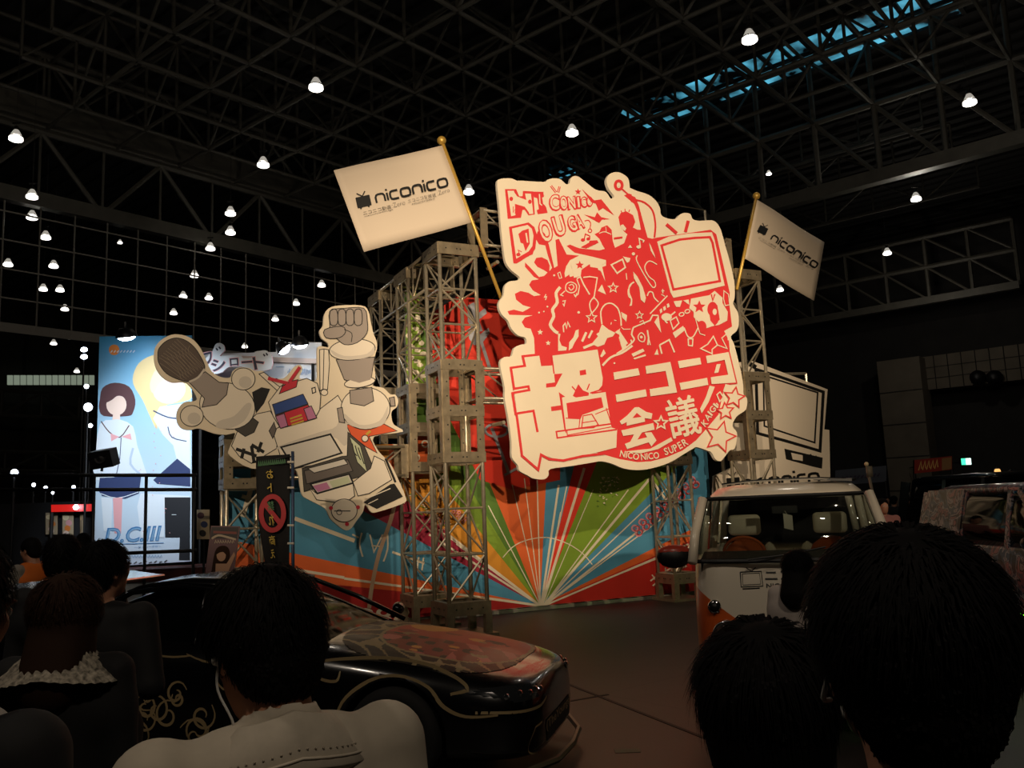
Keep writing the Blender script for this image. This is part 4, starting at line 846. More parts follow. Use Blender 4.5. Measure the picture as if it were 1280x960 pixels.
class Drape:
    def __init__(s, objs):
        V = []; Fs = []
        for o in objs:
            b0 = len(V); M_ = OFF[o] if o in OFF else np.zeros(3)
            V += [tuple(np.array(v.co) + M_) for v in o.data.vertices]; Fs += [tuple(b0 + i for i in p.vertices) for p in o.data.polygons]
        s.t = BVHTree.FromPolygons(V, Fs)
    def hit(s, o, d, lift=.004):
        p, n, i, _ = s.t.ray_cast(Vector(o), Vector(d), 20)
        if p is None: return None
        return np.array(p) - unit(d) * lift
    def line(s, q, pts3, d, w, ma, lift=.003):
        """ribbon laid over the surface"""
        P = [s.hit(p, d, lift) for p in pts3]; P = [p for p in P if p is not None]
        if len(P) < 2: return
        L = []; Rr = []; d = unit(d); ws = w if isinstance(w, list) else [w] * len(P)
        for i in range(len(P)):
            t = unit(P[min(i + 1, len(P) - 1)] - P[max(i - 1, 0)]); nn = unit(np.cross(t, d)); L.append(P[i] + nn * ws[min(i, len(ws) - 1)] / 2); Rr.append(P[i] - nn * ws[min(i, len(ws) - 1)] / 2)
        n = len(P); q.add(L + Rr, [(i, i + 1, n + i + 1, n + i) for i in range(n - 1)], ma)
    def text(s, q, body, org, ux, uy, d, size, ma, bold=.01):
        v, f = text_mesh(body, bold); lo, hi = v.min(0), v.max(0); pts = []
        for x, y in v:
            t = (x - lo[0]) / (hi[0] - lo[0]); u = (y - lo[1]) / (hi[1] - lo[1]); p = s.hit(np.array(org) + np.array(ux) * t * size[0] + np.array(uy) * u * size[1], d, .006); pts.append(p)
        f = [x for x in f if all(pts[i] is not None for i in x)]
        q.add([p if p is not None else np.zeros(3) for p in pts], f, ma)
    def grid(s, q, o, ux, uy, nx, ny, d, fn, lift=.004):
        P = {}
        for j in range(ny + 1):
            for i in range(nx + 1): P[i, j] = s.hit(np.array(o) + np.array(ux) * i / nx + np.array(uy) * j / ny, d, lift)
        for j in range(ny):
            for i in range(nx):
                ma = fn((i + .5) / nx, (j + .5) / ny); c = [P[i, j], P[i + 1, j], P[i + 1, j + 1], P[i, j + 1]]
                if ma is not None and all(x is not None for x in c): q.add(c, [(0, 1, 2, 3)], ma)
def inpoly(x, y, p):
    r_ = False
    for i in range(len(p)):
        (x1, y1), (x2, y2) = p[i - 1], p[i]
        if (y1 > y) != (y2 > y) and x < (x2 - x1) * (y - y1) / (y2 - y1) + x1: r_ = not r_
    return r_
# ---- black sports car with printed scrolls
th = R(14); F = Frame((-.84, 5.9), (math.cos(th), -math.sin(th)), (-math.sin(th), -math.cos(th)))
F.o = F.o - F.l * .74                                  # centre line, s = 0 at the front axle
car = thing('sports_car', 'low black sports car with gold scrollwork and a red painted hood, behind the grey-shirted man', 'car', F(-1.3, 0, 0))
st = [(.93, .45, .2, .5), (.9, .62, .17, .58), (.8, .76, .15, .63), (.6, .83, .15, .68), (.3, .86, .15, .74), (0, .87, .16, .79), (-.35, .865, .17, .84), (-.65, .865, .17, .88), (-1.2, .86, .17, .88), (-1.9, .865, .17, .9), (-2.5, .875, .17, .93), (-2.9, .85, .2, .94), (-3.3, .78, .26, .95), (-3.45, .66, .35, .9)]
q = MB(); rings = []
for (s_, w_, zb, zt) in st:
    h = zt - zb
    pr = [(0, zb), (w_ * .8, zb), (w_ * .97, zb + .05), (w_, zb + h * .3), (w_, zb + h * .62), (w_ * .96, zb + h * .85), (w_ * .86, zt), (w_ * .5, zt + .045), (0, zt + .06)]
    rings.append([F(s_, l, z) for l, z in pr] + [F(s_, -l, z) for l, z in pr[-2:0:-1]])
loft(q, rings, PAINT); body = q.build('body', car, True)
md = body.modifiers.new('s', 'SUBSURF'); md.levels = 2; md.render_levels = 2; bake(body)
cs = []
for s_ in (0, -2.52):
    for sd in (1, -1):
        c = MB(); c.lathe(F(s_, sd * .62, .32), [(0, -.01), (.37, -.01), (.37, .5), (0, .5)], BLK, 28, F.l * sd); cs.append(c)
fixnormals(body); cut(body, cs); body.data.polygons.foreach_set('use_smooth', [True] * len(body.data.polygons))
for s_ in (0, -2.52):
    for sd in (1, -1): wheel(car, F, s_, sd * .745, .32, .22, sd)
q = MB(); gr = []
for (s_, w_, z) in ((-.5, .7, .86), (-1.3, .56, 1.24), (-1.75, .57, 1.29), (-2.1, .56, 1.26), (-2.8, .68, .96)): gr.append((s_, w_, z))
rings = [[F(s_, -w_ * 1.12 if z > 1 else -w_, .86 if z < 1 else .9), F(s_, -w_, z - .02), F(s_, -w_ * .6, z + .015), F(s_, 0, z + .025), F(s_, w_ * .6, z + .015), F(s_, w_, z - .02), F(s_, w_ * 1.12 if z > 1 else w_, .86 if z < 1 else .9)] for s_, w_, z in gr]
loft(q, rings, GLASS, False, False); gh = q.build('windscreen_and_windows', car, True); md = gh.modifiers.new('s', 'SUBSURF'); md.levels = 2; md.render_levels = 2
q = MB()
rp = [[F(s_, w_ * k, z + .012 + .03 * (1 - abs(k))) for k in (-1, -.5, 0, .5, 1)] for s_, w_, z in ((-1.25, .57, 1.235), (-1.5, .575, 1.272), (-1.8, .575, 1.29), (-2.1, .57, 1.265), (-2.2, .57, 1.23))]
loft(q, rp, PAINT, False, False); rf = q.build('roof_panel', car, True); md = rf.modifiers.new('t', 'SOLIDIFY'); md.thickness = .02
for sd in (1, -1):
    q = MB(); q.path([F(-.5, sd * .71, .88), F(-.9, sd * .655, 1.08), F(-1.3, sd * .58, 1.245), F(-1.75, sd * .585, 1.29), F(-2.15, sd * .58, 1.25), F(-2.75, sd * .68, .97)], .02, PAINT, 8); q.path([F(-1.5, sd * .6, 1.27), F(-1.55, sd * .7, .9)], .02, PAINT, 6); q.build('window_pillar', car, True)
    q = MB(); q.ball(F(-.62, sd * .87, .95), .09, PAINT, 14, (.6, 1.1, .6)); q.tube(F(-.62, sd * .74, .9), F(-.62, sd * .85, .95), .02, PAINT); q.build('wing_mirror', car, True)
    q = MB(); q.prism([F(-3.0, sd * .5, .97), F(-3.25, sd * .5, .97), F(-3.2, sd * .5, 1.27), F(-3.08, sd * .5, 1.27)], F.l * .02, BLK); q.build('spoiler_stand', car)
q = MB(); q.prism([F(-2.92, -.82, 1.26), F(-3.24, -.82, 1.30), F(-3.24, -.82, 1.33), F(-2.92, -.82, 1.285)], F.l * 1.64, PAINT); o_ = q.build('rear_spoiler', car); q = MB(); q.tube(F(-2.91, -.83, 1.275), F(-2.91, .83, 1.275), .014, CHROME); q.build('edge_highlight', o_)  # chrome tube imitates a bright highlight along the spoiler edge
q = MB(); q.path([F(.52, .87, .15), F(.85, .74, .12), F(.99, .4, .11), F(1.02, 0, .11), F(.99, -.4, .11), F(.85, -.74, .12), F(.52, -.87, .15)], .022, mat('lip_edge', '57503F', .4), 6); q.build('front_lip', car)
dr = Drape([body])
for sd in (1, -1):
    q = MB(); fr = F.h * -1
    def hl(u, v):
        return LAMPG if inpoly(u, v, [(0.02, .35), (.25, .8), (.9, .95), (1, .6), (.8, .1), (.2, .05)]) else None
    dr.grid(q, F(1.6, sd * .38, .52), F.l * sd * .42, np.array([0, 0, .12]), 26, 10, -F.h, hl, .006)
    for k in range(5): 
        p = dr.hit(F(1.6, sd * (.45 + .07 * k), .57 + .01 * (k % 2)), -F.h, .004)
        if p is not None: q.ball(p, .022, CHROME, 8)
    q.build('headlight', car)
# hood print
HC = {k: mat('hood_' + k, v, .5, coat=.12) for k, v in dict(red='A8352A', dred='7E2420', sun='C98A3E', tan='8A7352', dark='1A1512', pink='B8605A', gold='8C7A58', brown='5E4433').items()}
rnd = np.random.RandomState(3)
blobs = [(rnd.rand(), rnd.rand(), rnd.rand() * .05 + .015, ['dred', 'pink', 'sun', 'dark', 'tan', 'dred'][i % 6]) for i in range(60)]
def hood(u, v):      # u 0 nose .. 1 windscreen, v 0 far side .. 1 near side
    e = ((u - .5) / .5) ** 2 + ((v - .5) / .5) ** 2
    if (abs(u - .5) / .5) ** 3.2 + (abs(v - .5) / .5) ** 3.2 > 1: return None
    ins = (abs(u - .42) / .4) ** 2.6 + (abs(v - .47) / .4) ** 2.6
    if ins > 1:
        sw = math.sin(26 * u + 3 * math.sin(14 * v)) + math.sin(22 * v + 4 * math.sin(9 * u))
        return HC['gold'] if (ins < 1.12 or abs(sw) < .42) else HC['dark']
    if ((u - .66) / .14) ** 2 + ((v - .22) / .17) ** 2 < 1: return HC['sun']
    for a, b_, r_, c in blobs:
        if (u - a) ** 2 + ((v - b_) * 1.4) ** 2 < r_ * r_ and v > .35 and u > .1: return HC[c]
    if v > .55 and u > .35: return HC['dark'] if math.sin(40 * u) * math.sin(36 * v + 5 * u) > .35 else HC['dred']
    return HC['red'] if v < .55 else HC['pink'] if math.sin(30 * u + 20 * v) > .5 else HC['dred']
q = MB(); dr.grid(q, F(.72, -.72, 2), F.h * -1.28, F.l * 1.44, 120, 100, (0, 0, -1), hood); q.build('hood_artwork', car)
q = MB()
dr.text(q, '(TheYoungs)', F(1.8, .42, .585), -F.l * .84, np.array([0, 0, .075]), unit(-F.h + np.array([0, 0, -.35])), (1, 1), GOLD, .012)
# gold scrolls on the near side and along the front
SD = -F.l
def side(pts, w_=.022, sm=5): 
    P = spline([(*p, 0) for p in pts], sm, False); n = len(P); dr.line(q, [F(p[0], 1.6, p[1]) for p in P], SD, [w_ * (.35 + .65 * math.sin(math.pi * min(1, (i + .6) / n))) for i in range(n)], GOLD)
side([(-.62, .78), (-.4, .8), (-.1, .795), (.2, .75), (.42, .68), (.5, .62), (.4, .6)], .05); side([(-.4, .34), (-.33, .55), (-.15, .68), (.05, .705), (.25, .64), (.36, .53), (.5, .47), (.7, .47)], .03); side([(-.55, .8), (-.5, .7), (-.38, .68), (-.36, .74)], .02); side([(-.6, .72), (-.7, .62), (-.62, .56)], .02)
for i in range(26):
    a = -.7 - 1.5 * rnd.rand(); b_ = .28 + .45 * rnd.rand(); r_ = .05 + .09 * rnd.rand(); t0 = rnd.rand() * 6; sg = 1 if i % 2 else -1
    side([(a + r_ * (1 - k / 16) * math.cos(t0 + sg * k * .62), b_ + r_ * (1 - k / 16) * math.sin(t0 + sg * k * .62)) for k in range(13)], .02, 2)
for i in range(5): side([(-.6 - .3 * i, .83), (-.75 - .3 * i, .79 + .03 * (i % 2)), (-.95 - .3 * i, .84)], .02, 4)
for pts in ([(.62, .5), (.5, .48), (.2, .47), (.0, .475)], ):
    pass
def front(pts, w_=.02, sm=5):
    P = spline([(*p, 0) for p in pts], sm, False); dr.line(q, [F(1.8, p[0], p[1]) for p in P], -F.h, w_, GOLD)
front([(.82, .49), (.7, .475), (.5, .475), (.36, .5)], .018); front([(.6, .36), (.66, .26), (.6, .2), (.35, .17), (0, .165)], .018); front([(.6, .36), (.5, .37)], .012); front([(.1, .35), (.12, .25), (.1, .18)], .012); front([(-.6, .36), (-.66, .26), (-.6, .2), (-.35, .17), (0, .165)], .018)
q.build('gold_scrolls', car)
q = MB(); c_ = mat('grille_dark', '030303', .7)
dr.grid(q, F(1.8, -.4, .22), F.l * .8, np.array([0, 0, .14]), 20, 6, -F.h, lambda u, v: c_, .004); q.build('front_grille', car)

# ---- generic tall body built from horizontal slices
def slices(q, F, rows, ma, n=14, pw=5.0, cap=True):
    """rows: z, half width, front s, rear s"""
    rings = []
    for z, w_, f_, b_ in rows:
        r_ = []
        for k in range(n * 4):
            t = 2 * math.pi * (k + .5) / (n * 4); c, s_ = math.cos(t), math.sin(t)
            x = abs(c) ** (2 / pw) * (1 if c > 0 else -1); y = abs(s_) ** (2 / pw) * (1 if s_ > 0 else -1)
            r_.append(F((f_ + b_) / 2 + x * (f_ - b_) / 2, y * w_, z))
        rings.append(r_)
    loft(q, rings, ma, True, cap)
# ---- white and orange retro van
vh = unit([-.30, -.954, 0]); V = Frame((2.06, 6.75), vh[:2], (vh[1], -vh[0])); V.l = np.array([-vh[1], vh[0], 0]); V.l = V.l if V.l[0] < 0 else -V.l
van = thing('retro_van', 'white van with an orange V nose, facing the viewer at the right of the stage', 'van', V(-1.6, 0, 0))
vm = mat('van_paint', 'D9CDB8', .3, coat=.4); nt = vm.node_tree; b = nt.nodes['Principled BSDF']
at = nt.nodes.new('ShaderNodeAttribute'); at.attribute_name = 'tone'; gt = nt.nodes.new('ShaderNodeMath'); gt.operation = 'GREATER_THAN'; gt.inputs[1].default_value = 0.0
mx = nt.nodes.new('ShaderNodeMixRGB'); mx.inputs[1].default_value = lin('DDD2BE'); mx.inputs[2].default_value = lin('C4561F')
nt.links.new(at.outputs['Fac'], gt.inputs[0]); nt.links.new(gt.outputs[0], mx.inputs[0]); nt.links.new(mx.outputs[0], b.inputs['Base Color'])
q = MB(); rows = []
for k in range(25):
    t = k / 24; z = .22 + 1.06 * t; rows.append((z, .74 + .04 * math.sin(math.pi * (.15 + .6 * t)), -.0 + .05 * math.sin(math.pi * t) - .12 * t * t, -3.3))
slices(q, V, rows, vm, 24, 7)
vb = q.build('body', van, True)
ta = vb.data.attributes.new('tone', 'FLOAT', 'POINT')
vals = []
for v in vb.data.vertices:
    p = np.array(v.co) + OFF[vb] - V.o; lx, z, s_ = abs(p @ V.l), p[2], p @ V.h
    fr = z - (.55 + .55 * lx / .78)
    vals.append(-(fr) if s_ > -.35 else -(z - 1.14))
ta.data.foreach_set('value', vals)
cs = []
for s_ in (-.72, -2.7):
    for sd in (1, -1):
        c = MB(); c.lathe(V(s_, sd * .55, .29), [(0, -.01), (.33, -.01), (.33, .5), (0, .5)], BLK, 24, V.l * sd); cs.append(c)
fixnormals(vb); cut(vb, cs)
for s_ in (-.72, -2.7):
    for sd in (1, -1): wheel(van, V, s_, sd * .68, .28, .18, sd)
q = MB(); slices(q, V, [(1.75, .655, -.42, -3.2), (1.80, .64, -.5, -3.2), (1.86, .58, -.65, -3.1), (1.885, .45, -.9, -2.9)], mat('van_roof_white', 'DDD2BE', .3, coat=.4), 24, 6); q.build('roof_panel', van, True)
q = MB(); q.path([V(-.7, .5, 1.89), V(-.62, .3, 1.905), V(-.6, 0, 1.91), V(-.62, -.3, 1.905), V(-.7, -.5, 1.89)], .012, CHROME, 6)
q.prism([V(-.62, -.25, 1.89), V(-.9, -.25, 1.9), V(-.9, -.6, 1.88), V(-.66, -.55, 1.87)], (0, 0, .02), BLK); q.build('roof_rack', van)
for sd in (1, -1):
    q = MB(); q.path([V(-.075, sd * .735, 1.27), V(-.2, sd * .71, 1.5), V(-.4, sd * .65, 1.77)], .04, mat('van_roof_white'), 8); q.build('front_pillar', van, True); q = MB(); q.path([V(-1.1, sd * .75, 1.27), V(-1.1, sd * .68, 1.77)], .04, mat('van_roof_white'), 8); q.build('middle_pillar', van, True)
    q = MB(); q.path([V(-2.2, sd * .75, 1.27), V(-2.2, sd * .68, 1.77)], .04, mat('van_roof_white'), 8); q.build('middle_pillar', van, True); q = MB(); q.path([V(-3.2, sd * .72, 1.27), V(-3.15, sd * .65, 1.77)], .04, mat('van_roof_white'), 8); q.build('rear_pillar', van, True)
    q = MB(); q.prism([V(-.15, sd * .755, 1.28), V(-3.2, sd * .755, 1.28), V(-3.15, sd * .68, 1.76), V(-.42, sd * .68, 1.76)], V.l * sd * .006, clear); q.build('side_window', van)
    q = MB(); q.ball(V(-.12, sd * .88, 1.32), .15, BLK, 16, (.95, .5, .62)); q.tube(V(-.2, sd * .76, 1.27), V(-.14, sd * .86, 1.31), .015, BLK); o_ = q.build('wing_mirror', van, True)
    q = MB(); q.ball(V(-.125, sd * .88, 1.355), .145, mat('mirror_red', 'A83A2A', .3), 14, (.95, .5, .42)); q.build('mirror_cap', o_, True)
gl = []
for z, s_, w_ in ((1.275, -.06, .72), (1.5, -.2, .69), (1.77, -.4, .63)): gl.append([V(s_ - .1 * abs(k) ** 3, w_ * k, z) for k in (-1, -.75, -.4, 0, .4, .75, 1)])
q = MB(); loft(q, gl, clear, False, False); o_ = q.build('windscreen', van, True); md = o_.modifiers.new('t', 'SOLIDIFY'); md.thickness = .005
q = MB(); 
for r_ in (gl[0], gl[2]): q.path(r_, .018, BLK, 6)
for k in (0, 6): q.path([g[k] for g in gl], .018, BLK, 6)
q.path([V(-.0, .3, 1.29), V(-.06, .0, 1.32), V(-.08, -.28, 1.37)], .008, BLK); q.build('windscreen_seal', van)
q = MB(); q.prism([V(-3.22, -.7, 1.2), V(-3.22, .7, 1.2), V(-3.17, .64, 1.8), V(-3.17, -.64, 1.8)], V.h * .03, mat('rear_door_lining', '0E0D0C', .9)); q.build('rear_door', van)
DASH = mat('dash_vinyl', '2E2C29', .7); SEATW = mat('seat_white', 'CFC8B6', .7); SEATO = mat('seat_orange', 'B4551F', .7)
q = MB(); q.prism([V(-.2, -.68, 1.1), V(-.2, -.68, 1.29), V(-.55, -.68, 1.33), V(-.62, -.68, 1.1)], V.l * 1.36, DASH); q.build('dashboard', van)
q = MB(); c = V(-.72, -.36 * -1, 1.3); q.path([c + V.l * .17 * math.cos(t) + (V.h * .1 + np.array([0, 0, .14])) * math.sin(t) for t in [k * math.pi / 12 for k in range(24)]], .014, SEATO, 6, closed=True); q.tube(c, c + V.h * .25 - np.array([0, 0, .2]), .02, BLK); q.tube(c - V.l * .17, c + V.l * .17, .012, BLK); q.build('steering_wheel', van, True)
for sd in (.36, -.36):
    q = MB(); q.ball(V(-1.05, sd, 1.14), .28, SEATO, 18, (.85, .55, 1.0)); o_ = q.build('seat', van, True)
    q = MB(); q.ball(V(-1.04, sd - .2, 1.15), .12, SEATW, 12, (.7, .7, 1.9)); q.ball(V(-1.04, sd + .2, 1.15), .12, SEATW, 12, (.7, .7, 1.9)); q.build('side_bolster', o_, True)
    q = MB(); q.obox(V(-1.02, sd, 1.53), V.l * .14, V.h * .05, (0, 0, .09), SEATW); h_ = q.build('headrest', o_, True); md = h_.modifiers.new('b', 'BEVEL'); md.width = .04; md.segments = 4
q = MB(); q.obox(V(-.45, 0, 1.66), V.l * .1, V.h * .012, (0, 0, .03), BLK); o_ = q.build('rear_view_mirror', van)
q = MB(); q.obox(V(-.44, -.02, 1.56), V.l * .035 + np.array([0, 0, .01]), V.h * .012, (0, 0, .06), SEATW); q.tube(V(-.44, 0, 1.65), V(-.44, -.02, 1.61), .003, SEATW); q.build('hanging_charm', o_)
dv = Drape([vb])
for sd in (1, -1):
    p = dv.hit(V(2, sd * .58, .93), -V.h, 0)
    q = MB(); q.lathe(p, [(0, .02), (.038, .018), (.05, .01), (.056, 0), (.056, -.02)], CHROME, 20, V.h); q.lathe(p + V.h * .032, [(0, .004), (.036, .004), (.036, 0)], BLK, 12, V.h)
    for k in range(8): q.ball(p + V.h * .03 + (V.l * math.cos(k * .785) + np.array([0, 0, 1]) * math.sin(k * .785)) * .044, .007, BLK, 6)
    q.build('fog_lamp', van, True)
    p = dv.hit(V(2, sd * .49, .72), -V.h, 0)
    q = MB(); q.lathe(p, [(0, .05), (.07, .045), (.1, .02), (.11, .03), (.12, .0), (.12, -.02)], CHROME, 24, V.h); q.lathe(p, [(0, .055), (.06, .052), (.095, .025)], LAMPG, 24, V.h); q.build('headlight', van, True)
q = MB()
def vl(pts, w_): dv.line(q, [V(2, a, z) for a, z in pts], -V.h, w_, INK)
tv = [(.37, 1.19), (.21, 1.195), (.205, 1.085), (.37, 1.08), (.37, 1.19)]; vl(tv, .01); vl([(.355, 1.178), (.225, 1.182), (.22, 1.1), (.355, 1.094), (.355, 1.178)], .006); vl([(.285, 1.195), (.325, 1.225)], .007); vl([(.285, 1.195), (.25, 1.225)], .007); vl([(.36, 1.065), (.23, 1.07)], .011)
dv.text(q, 'ニコニコ', V(2, .185, 1.125), -V.l * .42, np.array([0, 0, .07]), -V.h, (1, 1), INK, .02); dv.text(q, 'NICO NICO', V(2, .18, 1.07), -V.l * .32, np.array([0, 0, .035]), -V.h, (1, 1), INK, .015)
q.build('front_lettering', van)
q = MB(); q.path([V(.03, .75, .38), V(.1, .6, .38), V(.12, 0, .38), V(.1, -.6, .38), V(.03, -.75, .38)], .06, CHROME, 10); q.build('bumper', van, True)
# ---- dark wrapped people carrier and a black one behind it
def carrier(name, lbl, o, h, ma, ht=1.86, ln=4.3, wr=None):
    h = unit([*h, 0]); K = Frame(o, h[:2], (-h[1], h[0])); K.l = K.l if K.l[0] < 0 else -K.l
    t = thing(name, lbl, 'car', K(-ln / 2, 0, 0)); q = MB(); rows = []
    for k in range(20):
        u = k / 19; z = .2 + .82 * u; rows.append((z, .82 + .05 * math.sin(math.pi * u), .12 * math.sin(math.pi * min(1, u * 1.1)) - .55 * max(0, u - .75) * 2, -ln + .05))
    slices(q, K, rows, ma, 20, 6); bd = q.build('body', t, True); cs = []
    for s_ in (-.8, -ln + .85):
        for sd in (1, -1):
            c = MB(); c.lathe(K(s_, sd * .6, .33), [(0, -.01), (.38, -.01), (.38, .6), (0, .6)], BLK, 24, K.l * sd); cs.append(c)
    fixnormals(bd); cut(bd, cs)
    for s_ in (-.8, -ln + .85):
        for sd in (1, -1): wheel(t, K, s_, sd * .74, .33, .22, sd)
    q = MB(); slices(q, K, [(1.0, .8, -.35, -ln + .08), (1.3, .77, -.72, -ln + .12), (1.6, .7, -1.1, -ln + .2), (ht - .1, .64, -1.35, -ln + .28)], GLASS, 20, 6); q.build('window_band', t, True)
    q = MB(); slices(q, K, [(ht - .12, .665, -1.3, -ln + .24), (ht - .05, .65, -1.42, -ln + .3), (ht, .52, -1.65, -ln + .5)], ma, 20, 5); q.build('roof_panel', t, True)
    for sd in (1, -1):
        for (a0, a1, r_) in ((-.4, -1.33, .045), (-1.5, -1.52, .05), (-2.75, -2.7, .06), (-ln + .25, -ln + .35, .16)):
            q = MB(); q.bar(K(a0, sd * .815, 1.0), K(a1, sd * .665, ht - .1), r_ * 2, .03, ma, up=K.l); q.build('window_pillar', t)
        q = MB(); q.ball(K(-.75, sd * .95, 1.1), .12, ma, 14, (.8, .6, .7)); q.tube(K(-.75, sd * .8, 1.02), K(-.75, sd * .92, 1.07), .02, ma); q.build('wing_mirror', t, True)
        if wr is not None and sd * K.l[0] < 0:
            q = MB(); q.prism([K(-2.75, sd * .83, 1.0), K(-ln + .15, sd * .83, 1.0), K(-ln + .34, sd * .67, ht - .06), K(-2.7, sd * .67, ht - .06)], K.l * sd * .012, wr); q.build('rear_side_panel', t)
        q = MB(); q.ball(K(.0, sd * .62, .72), .13, LAMPG, 14, (1, 1, .6)); q.build('headlight', t, True)
    return t, K
wrap = mat('wrap_print', '3A3A44', .35, coat=.3); nt = wrap.node_tree; b = nt.nodes['Principled BSDF']
tc = nt.nodes.new('ShaderNodeTexCoord'); n1 = nt.nodes.new('ShaderNodeTexNoise'); n1.inputs['Scale'].default_value = 3.2; n1.inputs['Detail'].default_value = 3; n1.inputs['Distortion'].default_value = 1.6
rp = nt.nodes.new('ShaderNodeValToRGB'); rp.color_ramp.interpolation = 'CONSTANT'
for i, (p, c) in enumerate(((0, '15161C'), (.4, '33455C'), (.47, '8A8890'), (.52, '20202A'), (.57, '8C5F66'), (.63, '4A4652'), (.7, 'A09A9A'))):
    e = rp.color_ramp.elements[i] if i < 2 else rp.color_ramp.elements.new(p)
    e.position = p; e.color = lin(c)
nt.links.new(tc.outputs['Object'], n1.inputs['Vector']); nt.links.new(n1.outputs['Fac'], rp.inputs['Fac']); nt.links.new(rp.outputs['Color'], b.inputs['Base Color'])
t, K = carrier('wrapped_minivan', 'dark minivan wrapped in a busy grey and pink print with green light under it', (7.05, 9.8), (-.02, -1), wrap, 1.84, 4.2, wrap)
q = MB(); gm = mat('green_neon', '20FF20', .5, emit='5CFF1E', estr=9)
for sd in (1, -1): q.tube(K(-1.0, sd * .55, .14), K(-3.0, sd * .55, .14), .02, gm)
q.build('underglow_tube', t)
l_ = light('underglow', 'AREA', tuple(K(-1.2, .45, .16)), None, 14, (.35, 1, .08), .9); l_.data.shape = 'RECTANGLE'; l_.data.size = .5; l_.data.size_y = 2.4
carrier('black_minivan', 'black minivan roof showing behind the wrapped one, under the exit lamp', (9.9, 15.4), (.15, -.98), PAINT, 2.1, 4.4)
# ---------------------------------------------------------------- people
def surface_nets(D, o, h):
    nx, ny, nz = D.shape; S_ = D < 0
    c = np.zeros((nx - 1, ny - 1, nz - 1), np.int16)
    for i in (0, 1):
        for j in (0, 1):
            for k in (0, 1): c += S_[i:nx - 1 + i, j:ny - 1 + j, k:nz - 1 + k]
    act = (c > 0) & (c < 8); ids = -np.ones(act.shape, np.int64); ids[act] = np.arange(act.sum())
    acc = np.zeros(act.shape + (3,)); cnt = np.zeros(act.shape)
    offs = [(i, j, k) for i in (0, 1) for j in (0, 1) for k in (0, 1)]
    V8 = {f: D[f[0]:nx - 1 + f[0], f[1]:ny - 1 + f[1], f[2]:nz - 1 + f[2]] for f in offs}
    for f in offs:
        for ax in range(3):
            if f[ax]: continue
            g = list(f); g[ax] = 1; g = tuple(g); a, b_ = V8[f], V8[g]; cr = (a < 0) != (b_ < 0)
            t = np.where(cr, a / np.where(cr, a - b_, 1), 0)
            for d in range(3): acc[..., d] += np.where(cr, f[d] + (t if d == ax else 0), 0)
            cnt += cr
    idx = np.argwhere(act); P = idx + acc[act] / np.maximum(cnt[act], 1)[:, None]; P = o + P * h
    F_ = []
    for ax in range(3):
        sl0 = [slice(None)] * 3; sl1 = [slice(None)] * 3; sl0[ax] = slice(0, -1); sl1[ax] = slice(1, None)
        cr = S_[tuple(sl0)] != S_[tuple(sl1)]; b_, c_ = [x for x in range(3) if x != ax]
        e = np.argwhere(cr); ok = (e[:, b_] > 0) & (e[:, c_] > 0) & (e[:, b_] < D.shape[b_] - 1) & (e[:, c_] < D.shape[c_] - 1); e = e[ok]
        def nb(db, dc):
            g = e.copy(); g[:, b_] -= db; g[:, c_] -= dc; return ids[g[:, 0], g[:, 1], g[:, 2]]
        quad = np.stack([nb(1, 1), nb(0, 1), nb(0, 0), nb(1, 0)], 1); inside = S_[e[:, 0], e[:, 1], e[:, 2]]
        flip = inside if ax == 1 else ~inside
        quad[flip] = quad[flip][:, ::-1]; F_.append(quad)
    F_ = np.concatenate(F_); F_ = F_[(F_ >= 0).all(1)]
    return P, F_
